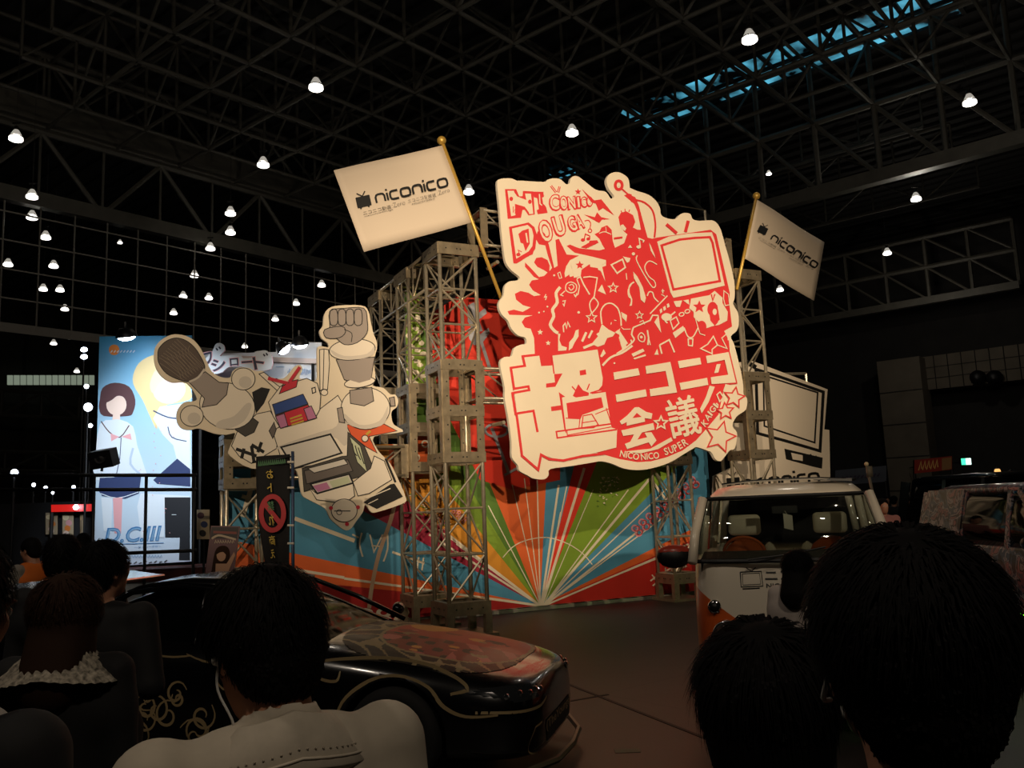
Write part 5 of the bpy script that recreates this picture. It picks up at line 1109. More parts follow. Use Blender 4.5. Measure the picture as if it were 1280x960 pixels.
class SDF:
    def __init__(s, lo, hi, h):
        s.h = h; s.lo = np.array(lo, float); n = np.ceil((np.array(hi) - s.lo) / h).astype(int) + 1; s.n = n
        s.ax = [s.lo[i] + h * np.arange(n[i]) for i in range(3)]; s.D = np.full(tuple(n), .5, np.float32)
    def blk(s, lo, hi, pad):
        a = np.clip(np.floor((np.array(lo) - pad - s.lo) / s.h).astype(int), 0, s.n - 1); b_ = np.clip(np.ceil((np.array(hi) + pad - s.lo) / s.h).astype(int) + 1, 1, s.n)
        sl = tuple(slice(x, y) for x, y in zip(a, b_)); G = np.meshgrid(*[s.ax[i][sl[i]] for i in range(3)], indexing='ij', sparse=True)
        return sl, G
    def mix(s, sl, d, k, op):
        A = s.D[sl]
        if op == 'u':
            if k > 0: hh = np.clip(.5 + .5 * (A - d) / k, 0, 1); s.D[sl] = A * (1 - hh) + d * hh - k * hh * (1 - hh)
            else: s.D[sl] = np.minimum(A, d)
        else:
            if k > 0: hh = np.clip(.5 - .5 * (A + d) / k, 0, 1); s.D[sl] = A * (1 - hh) - d * hh + k * hh * (1 - hh)
            else: s.D[sl] = np.maximum(A, -d)
    def cap(s, a, b_, r0, r1=None, k=.02, op='u', flat=1.0, infl=0.0):
        a = np.array(a, float); b_ = np.array(b_, float); r1 = r0 if r1 is None else r1; r0 += infl; r1 += infl; m_ = max(r0, r1)
        sl, (x, y, z) = s.blk(np.minimum(a, b_) - m_, np.maximum(a, b_) + m_, k + 2 * s.h)
        d = b_ - a; dd = max(d @ d, 1e-9); t = np.clip(((x - a[0]) * d[0] + (y - a[1]) * d[1] + (z - a[2]) * d[2]) / dd, 0, 1)
        q = np.sqrt((x - a[0] - d[0] * t) ** 2 + ((y - a[1] - d[1] * t) / flat) ** 2 + (z - a[2] - d[2] * t) ** 2) - (r0 + (r1 - r0) * t)
        s.mix(sl, (q * min(1, flat)).astype(np.float32), k, op)
    def ell(s, c, r, k=.02, op='u', M3=None, infl=0.0):
        c = np.array(c, float); r = np.array(r, float) + infl; m_ = r.max()
        sl, (x, y, z) = s.blk(c - m_, c + m_, k + 2 * s.h); x = x - c[0]; y = y - c[1]; z = z - c[2]
        if M3 is not None: x, y, z = [M3[0][i] * x + M3[1][i] * y + M3[2][i] * z for i in range(3)]
        k0 = np.sqrt((x / r[0]) ** 2 + (y / r[1]) ** 2 + (z / r[2]) ** 2); k1 = np.sqrt((x / r[0] ** 2) ** 2 + (y / r[1] ** 2) ** 2 + (z / r[2] ** 2) ** 2)
        s.mix(sl, np.where(k1 > 1e-6, k0 * (k0 - 1) / np.maximum(k1, 1e-6), -r.min()).astype(np.float32), k, op)
    def half(s, p, n, keep=True):
        """keep the side against the normal"""
        x, y, z = np.meshgrid(*s.ax, indexing='ij', sparse=True); n = unit(n)
        s.D = np.maximum(s.D, ((x - p[0]) * n[0] + (y - p[1]) * n[1] + (z - p[2]) * n[2]).astype(np.float32))
    def mesh(s):
        s.D[0] = s.D[-1] = .5; s.D[:, 0] = s.D[:, -1] = .5; s.D[:, :, 0] = s.D[:, :, -1] = .5
        return surface_nets(s.D, s.lo, s.h)
def rotm(yaw=0, pitch=0, roll=0):
    return np.array(Matrix.Rotation(R(yaw), 3, 'Z') @ Matrix.Rotation(R(pitch), 3, 'X') @ Matrix.Rotation(R(roll), 3, 'Y'))
SKIN = mat('skin', 'B98468', .5, noise=.06, nscale=20); HAIR = mat('black_hair', '080606', .75); HAIRB = mat('brown_hair', '2A1A10', .75); 
for m_ in (HAIR, HAIRB): m_.node_tree.nodes['Principled BSDF'].inputs['Specular IOR Level'].default_value = .12
EYE = mat('eye_white', 'E8E4DC', .3)
def person(lbl, xy, face, h=1.68, head=(0, 0, 0), hair='short', haircol=None, top=('top_black', '0B0B0C'), pants=('trousers_dark', '0D0D10'), sleeve='long', arms=None, res=.012, female=False, collar=None, vest=None, group=None, strands=0, lean=0.0, hlen=.16):
    """built standing at the origin facing +y, then turned; lengths for 1.70 m scaled to h"""
    k = h / 1.70; t = thing('person', lbl, 'person', (xy[0], xy[1], 0), group)
    yaw = R(face); ca, sa = math.cos(yaw), math.sin(yaw)
    W = lambda P: np.stack([ca * P[:, 0] - sa * P[:, 1] + xy[0], sa * P[:, 0] + ca * P[:, 1] + xy[1], P[:, 2]], 1) if len(P) else P
    sw = .165 if female else .19; z = lambda v: v * k
    sh = [np.array([s_ * sw * k, .0 + lean, z(1.385)]) for s_ in (-1, 1)]
    J = []
    for i, s_ in enumerate((-1, 1)):
        a = (arms or [None, None])[i] or ((s_ * .10, -.02, -1), (s_ * .02, .18, -1))
        e = sh[i] + unit(a[0]) * .285 * k; wv = e + unit(a[1]) * .25 * k; J.append((sh[i], e, wv, unit(a[1])))
    hipw = .095 * k
    legs = [(np.array([s_ * hipw, 0, z(.92)]), np.array([s_ * .1 * k, .02, z(.49)]), np.array([s_ * .105 * k, -.02, z(.085)])) for s_ in (-1, 1)]
    nb_ = np.array([0, -.015 + lean, z(1.43)]); hc = np.array([0, .02 + lean, z(1.585)]); Hm = rotm(*head)
    hp = lambda p: nb_ + np.array([0, .0, z(.06)]) + Hm @ ((np.array(p) * k) + (hc - nb_ - np.array([0, 0, z(.06)])))
    def torso(g, infl=0.0, low=.9):
        g.cap((0, lean * .4, z(low + .06)), (0, lean * .6, z(1.1)), .125 * k * (1.08 if female else 1), .12 * k, .05, flat=.72, infl=infl); g.cap((-.05 * k, lean, z(1.27)), (.05 * k, lean, z(1.27)), .13 * k, .13 * k, .06, flat=.72, infl=infl)
        g.cap((0, lean * .6, z(1.08)), (0, lean, z(1.3)), .118 * k, .14 * k, .05, flat=.75, infl=infl); g.cap(sh[0] * .92 + (0, 0, -.01), sh[1] * .92 + (0, 0, -.01), .062 * k, .062 * k, .05, infl=infl)
        [g.cap(nb_ - (0, 0, .055 * k), (s_ + nb_) / 2 - (0, 0, .02), .052 * k, .045 * k, .04, infl=infl) for s_ in sh]
        for s_ in (-1, 1): g.ell((s_ * .07 * k, -.02, z(.95)), (.095 * k, .1 * k, .1 * k), .04, infl=infl)
        if female:
            for s_ in (-1, 1): g.ell((s_ * .07 * k, .085 * k + lean, z(1.27)), (.055 * k, .05 * k, .055 * k), .03, infl=infl)
    lo = np.minimum.reduce([np.array([-.45, -.4, -.02])] + [j[2] - .12 for j in J]); hi = np.maximum.reduce([np.array([.45, .45, z(1.8)])] + [j[2] + .12 for j in J])
    g = SDF(lo, hi, res); torso(g)
    for (s0, e, wv, d) in J:
        g.cap(s0, e, .052 * k, .041 * k, .03); g.cap(e, wv, .041 * k, .027 * k, .012); g.cap(wv, wv + d * .03, .027 * k, .024 * k, .01)
    for a, b_, c_ in legs:
        g.cap(a, b_, .085 * k, .055 * k, .03); g.cap(b_, c_, .055 * k, .036 * k, .015); g.ell(b_ * .6 + c_ * .4 - (0, .02, 0), (.05 * k, .05 * k, .1 * k), .03); g.cap(c_ - (0, .03, .04), c_ + (0, .13, -.06), .036 * k, .028 * k, .02)
    g.cap(nb_ - (0, 0, .05), hp((0, -.02, -.06)), .058 * k, .054 * k, .03)
    PV, PF = g.mesh()
    parts = [(PV, PF)]
    # head on its own finer grid
    hr = min(res, .007) if res < .016 else res * .7
    g = SDF(hc - .26, hc + .26, hr)
    E_ = lambda c, r_, kk=.02, op='u': g.ell(hp(c), np.array(r_) * k, kk, op, Hm)
    g.cap(nb_ - (0, 0, .02), hp((0, -.02, -.05)), .058 * k, .055 * k, .03)
    E_((0, -.01, .035), (.074, .092, .082)); E_((0, .03, -.045), (.056, .062, .062), .04); E_((0, .058, -.09), (.026, .026, .022), .03); E_((0, .075, -.01), (.05, .02, .03), .02)
    E_((0, .095, -.028), (.013, .018, .014), .012); E_((0, .088, -.008), (.009, .014, .026), .012); E_((0, .084, -.06), (.024, .012, .007), .008); E_((0, .08, -.072), (.02, .012, .007), .008)
    for s_ in (-1, 1):
        E_((s_ * .031, .094, .008), (.017, .012, .01), .012, 's'); E_((s_ * .03, .083, .024), (.024, .012, .006), .012)
        E_((s_ * .078, -.012, -.012), (.008, .02, .032), .008); E_((s_ * .083, -.01, -.008), (.005, .011, .018), .006, 's')
    HVt, HFt = g.mesh(); parts.append((HVt, HFt))
    # hands with five fingers
    for i, (s0, e, wv, d) in enumerate(J):
        s_ = -1 if i == 0 else 1; hr2 = .0045 if res < .016 else .008
        side = np.array([s_ * -1.0, 0, 0]); fw = unit(np.cross(side, d)) if abs(np.dot(side, d)) < .95 else np.array([0, 1.0, 0]); side = unit(np.cross(d, fw)) * (1 if np.dot(np.cross(d, fw), side) > 0 else -1)
        g = SDF(wv - .17, wv + .17, hr2); w0 = wv - d * .02
        g.cap(w0, wv + d * .02, .024 * k, .024 * k, .01)
        for f in (-.026, -.008, .01, .027): g.cap(wv + d * .02, wv + d * .075 + fw * f * k, .013 * k, .0125 * k, .012)
        for f, ln in ((.03, .07), (.011, .08), (-.008, .074), (-.027, .058)):
            b0 = wv + d * .08 * k + fw * f * k; b1 = b0 + (d * .8 + side * .35) * ln * .45 * k; b2 = b1 + (d * .35 + side * .8) * ln * .35 * k; b3 = b2 + (side * .95 - d * .2) * ln * .25 * k
            g.cap(b0, b1, .0088 * k, .008 * k, .003); g.cap(b1, b2, .008 * k, .0074 * k, .003); g.cap(b2, b3, .0074 * k, .0066 * k, .003)
        t0 = wv + d * .025 * k + fw * .022 * k; t1 = t0 + (fw * .75 + d * .55 + side * .25) * .04 * k; t2 = t1 + (d * .85 + side * .5) * .03 * k
        g.cap(t0, t1, .0125 * k, .0098 * k, .008); g.cap(t1, t2, .0098 * k, .008 * k, .004)
        parts.append(g.mesh())
    q = MB()
    for P, Fc in parts: q.add(W(P), [tuple(f) for f in Fc], SKIN)
    q.build('body', t, True)
    q = MB()
    for s_ in (-1, 1): q.ball(W(hp((s_ * .031, .083, .007))[None])[0], .011 * k, EYE, 10); q.ball(W(hp((s_ * .031, .0895, .007))[None])[0], .006 * k, INK, 8)
    q.build('eyes', t, True)
    # clothes
    TM = mat(top[0], top[1], .85, noise=.1, nscale=14); PM = mat(pants[0], pants[1], .85)
    g = SDF(lo - .03, hi + .03, res); torso(g, .014, .88); g.cap((0, 0, z(.9)), (0, lean * .4, z(1.02)), .142 * k, .128 * k, .03, flat=.78, infl=.014)
    for (s0, e, wv, d) in J:
        if sleeve == 'long': g.cap(s0, e, .052 * k, .043 * k, .03, infl=.014); g.cap(e, wv - d * .01, .043 * k, .032 * k, .012, infl=.012)
        else: g.cap(s0, s0 + (e - s0) * .72, .054 * k, .05 * k, .03, infl=.016)
    if collar: g.cap(nb_ - (0, 0, .03), nb_ + (0, .0, .012), .07 * k, .066 * k, .01)
    g.ell(nb_ + (0, .02, .075 * k), (.062 * k, .065 * k, .065 * k), .006, 's')
    P, Fc = g.mesh(); q = MB(); q.add(W(P), [tuple(f) for f in Fc], TM); shirt = q.build('jacket' if sleeve == 'long' else 'shirt', t, True)
    g = SDF(lo - .02, hi, res)
    g.cap((0, 0, z(.93)), (0, 0, z(.99)), .13 * k, .125 * k, .03, flat=.76, infl=.012)
    for a, b_, c_ in legs: g.cap(a, b_, .088 * k, .06 * k, .04, infl=.012); g.cap(b_, c_ + (0, 0, .01), .06 * k, .048 * k, .02, infl=.012)
    for s_ in (-1, 1): g.ell((s_ * .07 * k, -.02, z(.95)), (.095 * k, .1 * k, .1 * k), .04, infl=.012)
    P, Fc = g.mesh(); q = MB(); q.add(W(P), [tuple(f) for f in Fc], PM); q.build('trousers', t, True)
    for a, b_, c_ in legs:
        g = SDF(c_ - (.12, .16, .12), c_ + (.12, .26, .1), max(res, .009)); g.cap(c_ + (0, -.035, -.045 * k), c_ + (0, .14, -.05 * k), .042, .038, .02); g.cap(c_ + (0, -.02, -.03), c_ + (0, 0, .02), .04, .042, .02); g.half((0, 0, .004), (0, 0, -1))
        P, Fc = g.mesh(); q = MB(); q.add(W(P), [tuple(f) for f in Fc], DARK); q.build('shoe', t, True)
    if collar:
        q = MB(); cm = mat(collar[0], collar[1], .8, noise=.1, nscale=30); n = 28; vs = []; rw = ((.066, .05), (.076, .048), (.1, .014), (.126, -.028), (.12, -.036), (.09, -.01), (.068, .015))
        for r_, dz in rw:
            for i in range(n):
                a = 2 * math.pi * i / n; vs.append(nb_ + np.array([r_ * k * math.cos(a) * (1.05 if r_ < .09 else 1.15), r_ * k * math.sin(a) * (.98 if math.sin(a) > 0 else .74) - .008, dz * k - .05 * k * max(0, math.sin(a) + .2) - .02 * k * abs(math.cos(a))]))
        m_ = len(rw); q.add(W(np.array(vs)), [(j * n + i, j * n + (i + 1) % n, ((j + 1) % m_) * n + (i + 1) % n, ((j + 1) % m_) * n + i) for j in range(m_) for i in range(n)], cm); q.build('collar', shirt, True)
        q = MB(); pts = [nb_ + np.array([(.119) * k * math.cos(a) * 1.15, .119 * k * math.sin(a) * (.98 if math.sin(a) > 0 else .74) - .008, (-.016 - .05 * max(0, math.sin(a) + .2) - .02 * abs(math.cos(a))) * k]) for a in [2 * math.pi * i / 40 for i in range(40)]]
        q.path(list(W(np.array(pts))), .0025, cm, 5, closed=True)
        for a in np.linspace(0, 2 * math.pi, 60)[:-1]:
            p = nb_ + np.array([.112 * k * math.cos(a) * 1.15, .112 * k * math.sin(a) * (.98 if math.sin(a) > 0 else .74) - .008, (-.002 - .05 * max(0, math.sin(a) + .2) - .02 * abs(math.cos(a))) * k]); q.ball(W(p[None])[0], .0022, cm, 5)
        q.build('collar_stitching', shirt, True)
    if vest:
        g = SDF(lo - .03, hi + .03, res); torso(g, .024, .9); g.ell(nb_ + (0, .03, .06 * k), (.085 * k, .09 * k, .1 * k), .006, 's')
        for s_ in (-1, 1): g.cap((s_ * .27 * k, 0, z(1.5)), (s_ * .27 * k, 0, z(.95)), .075, .07, .01, 's')
        P, Fc = g.mesh(); q = MB(); q.add(W(P), [tuple(f) for f in Fc], mat(vest[0], vest[1], .8)); q.build('vest', t, True)
    # hair
    HM = haircol or HAIR; g = SDF(hc - (.26, .3, .62 if hair == 'long' else .26), hc + .27, hr)
    E_ = lambda c, r_, kk=.02, op='u', infl=0: g.ell(hp(c), np.array(r_) * k, kk, op, Hm, infl)
    E_((0, -.018, .042), (.087, .102, .09)); E_((0, -.05, -.01), (.076, .062, .07), .03)
    if hair == 'long':
        g.cap(hp((0, -.065, .0)), nb_ + np.array([0, -.09, -hlen * k]), .088 * k, .1 * k, .04, flat=.55)
        for s_ in (-1, 1): g.cap(hp((s_ * .075, -.02, .02)), nb_ + np.array([s_ * .085 * k, -.03, -.12 * k]), .03 * k, .035 * k, .03)
    elif hair == 'bob':
        E_((0, -.03, -.03), (.092, .09, .1), .03); g.cap(hp((0, -.05, -.06)), hp((0, -.045, -.115)), .085 * k, .08 * k, .03, flat=.8)
    else:
        E_((0, -.062, -.05), (.062, .045, .05), .03)
    E_((0, .085, -.035), (.066, .075, .085), .012, 's')
    if hair == 'short':
        for s_ in (-1, 1): E_((s_ * .09, .0, -.025), (.03, .034, .045), .008, 's')
    P, Fc = g.mesh(); q = MB(); q.add(W(P), [tuple(f) for f in Fc], HM); ho = q.build('hair', t, True)
    if strands:
        rs = np.random.RandomState(int(abs(xy[0]) * 1000) % 997); pick = P[rs.choice(len(P), strands)]; q = MB(); c0 = hp((0, -.01, .0)); up = Hm @ np.array([0, 0, 1.0]); back = Hm @ np.array([0, -1.0, 0])
        crown = hp((0, -.06, .12)); vs = []; fs = []
        for p in pick:
            nrm = unit(p - c0); fl = p - crown; fl = fl - nrm * np.dot(fl, nrm); fl = unit(unit(fl) + rs.randn(3) * .16 + (np.array([0, 0, -.9]) if hair != 'short' or p[2] < hc[2] else 0)); fl = unit(fl - nrm * np.dot(fl, nrm)); L = (.03 + .03 * rs.rand()) * (1.7 if hair != 'short' else 1)
            a = p - nrm * .004; m1 = p + nrm * (.002 + .004 * rs.rand() - L * L * .7) + fl * L * .5; e = p + fl * L - nrm * (L * L * 4.2 - .006 * rs.rand()); sd = unit(np.cross(fl, nrm)) * (.0013 + .001 * rs.rand())
            b0 = len(vs); vs += [a - sd, a + sd, m1 - sd * .9, m1 + sd * .9, e]; fs += [(b0, b0 + 1, b0 + 3, b0 + 2), (b0 + 2, b0 + 3, b0 + 4)]
        q.add(W(np.array(vs)), fs, HM); tag(q.build('hair_strands', ho), kind='stuff')
    return t, W, hp, nb_, J, shirt
def at_px(px, d): r_ = ray(px, 640); return (r_[0] / r_[1] * d, d)
# the man in the grey shirt, looking down to the left
gs, Wg, hpg, nbg, Jg, shg = person('man in a light grey collared shirt with an earphone wire, nearest at lower left', at_px(366, 1.4), 34, 1.672, (10, -20, 0), 'short', lean=.07, top=('grey_shirt', 'B5AA98'), collar=('grey_collar', 'B9AE9C'), sleeve='short', arms=[((-.15, .2, -1), (.5, 1, .3)), None], res=.009, strands=5200)
q = MB(); e_ = hpg((-.085, -.01, -.02)); pts = spline([e_, hpg((-.088, .0, -.06)), hpg((-.07, -.0, -.12)), nbg + (-.07, .05, -.03), nbg + (-.08, .12, -.12)], 5, False); q.path(list(Wg(np.array(pts))), .0022, mat('earphone_white', 'C9C6C0', .5), 6)
q.ball(Wg(hpg((-.086, -.006, -.014))[None])[0], .009, mat('earphone_white'), 10); q.build('earphone', gs, True)
# two dark heads at the lower right
br, Wb, hpb, nbb, Jb, shb = person('person with thick black hair and a white mask strap, closest figure at lower right', at_px(1124, .92), -4, 1.70, (-4, -4, 0), 'short', top=('shirt_black', '0C0B0B'), res=.008, strands=9000)
q = MB(); MW = mat('mask_white', 'B8B4AC', .8)
for s_ in (-1, 1): q.path(list(Wb(np.array(spline([hpb((s_ * .07, .07, -.055)), hpb((s_ * .088, .01, -.045)), hpb((s_ * .088, -.022, -.02)), hpb((s_ * .08, -.02, .02)), hpb((s_ * .08, .0, .025))], 4, False)))), .003, MW, 6)
g_ = SDF(np.array([-.2, -.2, 1.2]), np.array([.2, .3, 1.9]), .008); g_.ell(hpb((0, .075, -.062)), np.array((.06, .045, .05)), .01); g_.ell(hpb((0, .06, -.06)), np.array((.058, .045, .055)), .004, 's'); P_, F_ = g_.mesh(); q.add(Wb(P_), [tuple(f) for f in F_], MW); q.build('face_mask', br, True)
person('person with black bobbed hair in the gap between the van and the closest head', at_px(938, 1.3), -6, 1.56, (-8, -2, 0), 'bob', top=('blouse_black', '0B0A0B'), female=True, res=.009, strands=6500)
wv = person('woman with long black hair and a pale top standing before the van', at_px(990, 5.5), -35, 1.42, (-14, -6, 0), 'long', top=('pale_top', 'B8ACA4'), female=True, res=.012, strands=2600, hlen=.04)
# the group at the left
person('person at the far left edge with dark sleeves and a white back', at_px(-95, 1.36), -12, 1.745, (-10, -8, 0), 'short', top=('dark_sleeves', '0C0C0E'), res=.011, strands=3000, vest=('white_back', 'A8A49C'))
bl, Wl, hpl, nbl, Jl, shl = person('woman with long dark brown hair and a lace collar, back turned', at_px(86, 2.8), 4, 1.59, (0, 0, 0), 'long', HAIRB, top=('blouse_dark', '0A0A0C'), female=True, hlen=.055, res=.011, strands=5000)
q = MB(); LC = mat('lace', '8A8274', .9, noise=.75, nscale=70); n = 72
vs = []
for rg in range(7):
    for i in range(n):
        a = 2 * math.pi * i / n; r_ = .07 + .0125 * rg + .006 * (i % 2); vs.append(nbl + np.array([r_ * 1.3 * math.cos(a), r_ * 1.0 * math.sin(a) - .012, .03 - .0105 * rg - .03 * abs(math.cos(a)) * rg / 6 + .004 * ((i + rg) % 2)]))
q.add(Wl(np.array(vs)), [(j * n + i, j * n + (i + 1) % n, (j + 1) * n + (i + 1) % n, (j + 1) * n + i) for j in range(6) for i in range(n)], LC)
q.build('lace_collar', shl, True)
person('man with a white shirt collar behind the long haired woman', at_px(80, 4.55), 0, 1.70, (6, 0, 0), 'short', top=('jacket_dark', '0E0E10'), collar=('white_collar', 'BDB8AE'), strands=900)
person('man in a dark suit, forearm bent at his waist, by the sports car', at_px(128, 3.75), -6, 1.675, (-22, 0, 0), 'short', top=('suit_dark', '0B0B0D'), arms=[None, ((.25, -.15, -1), (-.55, .75, .1))], strands=2600)
person('staff member in an orange vest holding a glowing phone', at_px(44, 8.6), 72, 1.66, (0, -14, 0), 'short', top=('staff_shirt', '8C857C'), vest=('orange_vest', 'D2691E'), arms=[((-.1, .1, -1), (.1, 1, .15)), ((.1, .1, -1), (-.2, 1, .2))], res=.016)
person('staff member in an orange top seen from behind by the blue poster', at_px(105, 11.2), 10, 1.66, (0, 0, 0), 'bob', top=('orange_top', 'D8741F'), res=.02)
crowd = [(1104, 13.6, 180, 1.68, 'red and white patterned top facing the viewer', ('patterned_top', 'A8706A')), (1097, 17, 20, 1.66, 'dark jacket walking behind the van roof', ('jacket_grey', '24242A')), (1119, 21.8, -40, 1.7, 'dark coat close to the wrapped minivan', ('coat_dark', '17171A')), (1086, 20.5, 160, 1.6, 'black top far behind the van pillar', ('top_far', '101012')), (1140, 24, 90, 1.64, 'navy top far behind, beside the concrete column', ('top_navy', '14161F')), (1108, 23, 200, 1.7, 'grey top in the far crowd below the pale banner', ('top_far_grey', '3A3836'))]
for px, d, f, h_, tx, tp in crowd: person('bystander in a ' + tx, at_px(px, d), f, h_, (0, 0, 0), 'short', top=tp, res=.024, group='bystanders behind the van')
# ---------------------------------------------------------------- the booth at the left
NY = np.array([0, -1.0, 0])
PAPER = mat('paper_white', 'D9E0E6', .7); FRAMEB = mat('frame_black', '0A0A0C', .5)
def gradmat(name, stops, axis='Generated'):
    ma = bpy.data.materials.new(name); ma.use_nodes = True; nt = ma.node_tree; b = nt.nodes['Principled BSDF']; b.inputs['Roughness'].default_value = .55
    tc = nt.nodes.new('ShaderNodeTexCoord'); sp = nt.nodes.new('ShaderNodeSeparateXYZ'); rp = nt.nodes.new('ShaderNodeValToRGB')
    for i, (p, c) in enumerate(stops):
        e = rp.color_ramp.elements[i] if i < 2 else rp.color_ramp.elements.new(p)
        e.position = p; e.color = lin(c)
    nt.links.new(tc.outputs[axis], sp.inputs[0]); nt.links.new(sp.outputs['Z'], rp.inputs[0]); nt.links.new(rp.outputs[0], b.inputs['Base Color']); return ma
PY = 17.0; pp0 = np.array([0, PY, 0])
po = thing('tall_poster', 'tall blue poster panel with two plain figures and blue lettering at the left', 'poster', atP(180, 708, pp0, NY))
sh = Sheet(None, pp0, NY, .0003); sh.z(100, 400, 3.0)
q = MB(); q.prism([sh.P(p) for p in ((73, 62), (420, 58), (418, 905), (52, 928))], (0, .06, 0), gradmat('poster_sky', [(0, 'C9D6E6'), (.4, 'BFD8EA'), (.75, '8FC3E2'), (1, '3F9AC8')]), FRAMEB); q.build('panel', po)
q = MB(); sh.mb = q
PC = {k: mat('poster_' + k, v, .6) for k, v in dict(brown='5A3A3E', blond='E9D39A', blond2='F3E6BE', skin='F0D6C8', blouse='DDE8F2', blouse2='B9CBE0', navy='2B3A66', red='B0404C', orange='E88A3C', pink='E6A9AE', blue='3A78AE', dark='1A1C22', sea='7FA6C8').items()}
sh.ell(PC['orange'], (128, 112), 20, 20); [sh.line(PAPER, [(115 + 12 * k, 122), (122 + 12 * k, 114)], 4) for k in range(8)]
# right plain figure
sh.fill(PC['blond'], [(205, 190), (235, 150), (300, 130), (400, 170), (415, 260), (410, 300), (300, 330), (290, 410), (262, 360), (235, 300), (200, 240)], 3)
sh.ell(PC['skin'], (335, 262), 62, 52, -10); sh.fill(PC['blond2'], [(262, 240), (290, 180), (350, 170), (400, 210), (340, 215), (300, 235), (275, 275)], 3)
sh.fill(PC['blouse'], [(300, 325), (412, 310), (414, 590), (380, 590), (350, 470), (310, 430), (275, 370)]); sh.line(PC['navy'], [(275, 340), (330, 365), (385, 370)], 5, smooth=3); sh.line(PC['navy'], [(330, 400), (345, 440), (400, 455)], 4, smooth=3)
sh.fill(PC['navy'], [(365, 520), (414, 560), (414, 625), (290, 615), (275, 600)])
# left plain figure
sh.fill(PC['brown'], [(75, 300), (85, 255), (130, 235), (185, 250), (208, 300), (200, 345), (180, 360), (90, 360), (72, 330)], 3)
sh.ell(PC['skin'], (137, 318), 38, 40); sh.fill(PC['brown'], [(92, 310), (105, 270), (140, 258), (178, 280), (186, 320), (165, 290), (140, 285), (120, 300)], 3); sh.fill(PC['skin'], [(125, 350), (150, 350), (152, 385), (120, 385)])
sh.fill(PC['blouse'], [(75, 390), (120, 375), (155, 375), (200, 400), (215, 470), (245, 560), (235, 590), (60, 600), (60, 500)], 2); sh.line(PC['brown'], [(80, 380), (110, 420), (150, 440), (185, 395)], 4, smooth=3)
sh.fill(PC['pink'], [(115, 425), (148, 438), (118, 455)]); sh.fill(PC['pink'], [(190, 425), (156, 438), (195, 450)]); sh.line(PC['navy'], [(155, 440), (150, 520), (135, 590)], 3); sh.line(PC['blouse2'], [(200, 480), (190, 540), (235, 585)], 8, smooth=3)
sh.fill(PC['navy'], [(75, 592), (230, 585), (222, 650), (170, 670), (85, 660), (70, 640)]); sh.line(PC['blouse'], [(78, 650), (140, 668), (220, 645)], 3, smooth=3)
sh.fill(PC['blouse'], [(80, 665), (122, 668), (118, 800), (90, 790)]); sh.fill(PC['pink'], [(124, 668), (160, 665), (155, 800), (130, 800)])
sh.fill(PC['blouse'], [(228, 650), (410, 660), (410, 690), (318, 700), (315, 815), (230, 815), (215, 700)]); sh.fill(PC['dark'], [(318, 665), (415, 665), (413, 815), (320, 815)]); sh.fill(PC['dark'], [(375, 815), (413, 815), (413, 900), (372, 900)]); sh.line(PAPER, [(345, 730), (362, 730)], 2)
sh.text(PC['blue'], 'D.C.III', (92, 838), (310, 828), 58, bold=.03, shear=.25); sh.text(PC['sea'], 'D.C.III', (98, 834), (306, 826), 50, bold=-.01, shear=.25); sh.line(PC['blue'], [(80, 842), (315, 836)], 2.5)
sh.text(PC['blue'], '～ダ・カーポIII～', (205, 858), (305, 852), 9); [sh.line(PC['sea'], [(190 + 11 * k, 892), (196 + 11 * k, 882), (199 + 11 * k, 890)], 2) for k in range(11)]
for k in range(9): sh.line(PC['dark'], [(165 + 19 * k, 916 - k), (176 + 19 * k, 908 - k + 4 * (k % 2))], 3)
for k in range(24): sh.ell(PC['pink'], (210 + 150 * random.random(), 380 + 420 * random.random()), 2.2, 1.4, 40)
q.build('printed_artwork', po)
# lit fascia with the shop name
fa = thing('lit_fascia', 'brightly lit white fascia wall behind the robot head', 'fascia', atP(350, 480, (0, 17.6, 0), NY))
fp = (0, 17.6, 0); q = MB(); q.prism([atP(x, y, fp, NY) for x, y in ((236, 443), (345, 440), (345, 428), (402, 428), (402, 520), (236, 520))], (0, .1, 0), PAPER, FRAMEB); q.build('panel', fa)
q = MB(); a = atP(300, 448, (0, 17.54, 0), NY); b_ = atP(400, 452, (0, 17.54, 0), NY); q.bar(a, b_, .08, .1, mat('fascia_rail', 'B9A79C', .5)); q.tube(atP(391, 452, (0, 17.54, 0), NY), atP(391, 500, (0, 17.54, 0), NY), .03, FRAMEB); q.build('rail', fa)
q = MB(); s2 = Sheet(q, (0, 17.57, 0), NY); s2.z(240, 400, 7.53)
for k in range(16): s2.line(PC['blue'], [(900 + 14 * k, 520 - 20 * random.random()), (905 + 14 * k, 480 - 25 * random.random())], 5)
s2.line(PC['sea'], [(790, 440), (870, 440)], 5); q.build('small_print', fa)
for px in (250, 400):
    q = MB(); p = atP(px, 515, (0, 17.7, 0), NY); q.tube((p[0], p[1], 0), p, .05, FRAMEB); q.build('post', fa)
ns = thing('name_sign', 'cut-out sign of white outlined dark katakana lettering left of the robot head', 'sign', atP(300, 470, (0, 16.9, 0), NY))
sg = Sheet(None, (0, 16.9, 0), NY, .0004); sg.z(240, 400, 7.53)
q = MB(); q.prism([sg.P(p) for p in spline([(95, 470), (110, 380), (190, 300), (215, 235), (255, 215), (300, 235), (305, 290), (260, 340), (340, 330), (460, 330), (480, 360), (580, 350), (590, 300), (640, 290), (690, 285), (730, 310), (755, 360), (745, 460), (600, 480), (470, 440), (340, 445), (290, 490), (200, 510), (150, 490)], 2)], (0, .05, 0), PAPER, PC['pink']); q.build('board', ns)
q = MB(); sg.mb = q; NV = mat('name_navy', '1C1F3A', .5)
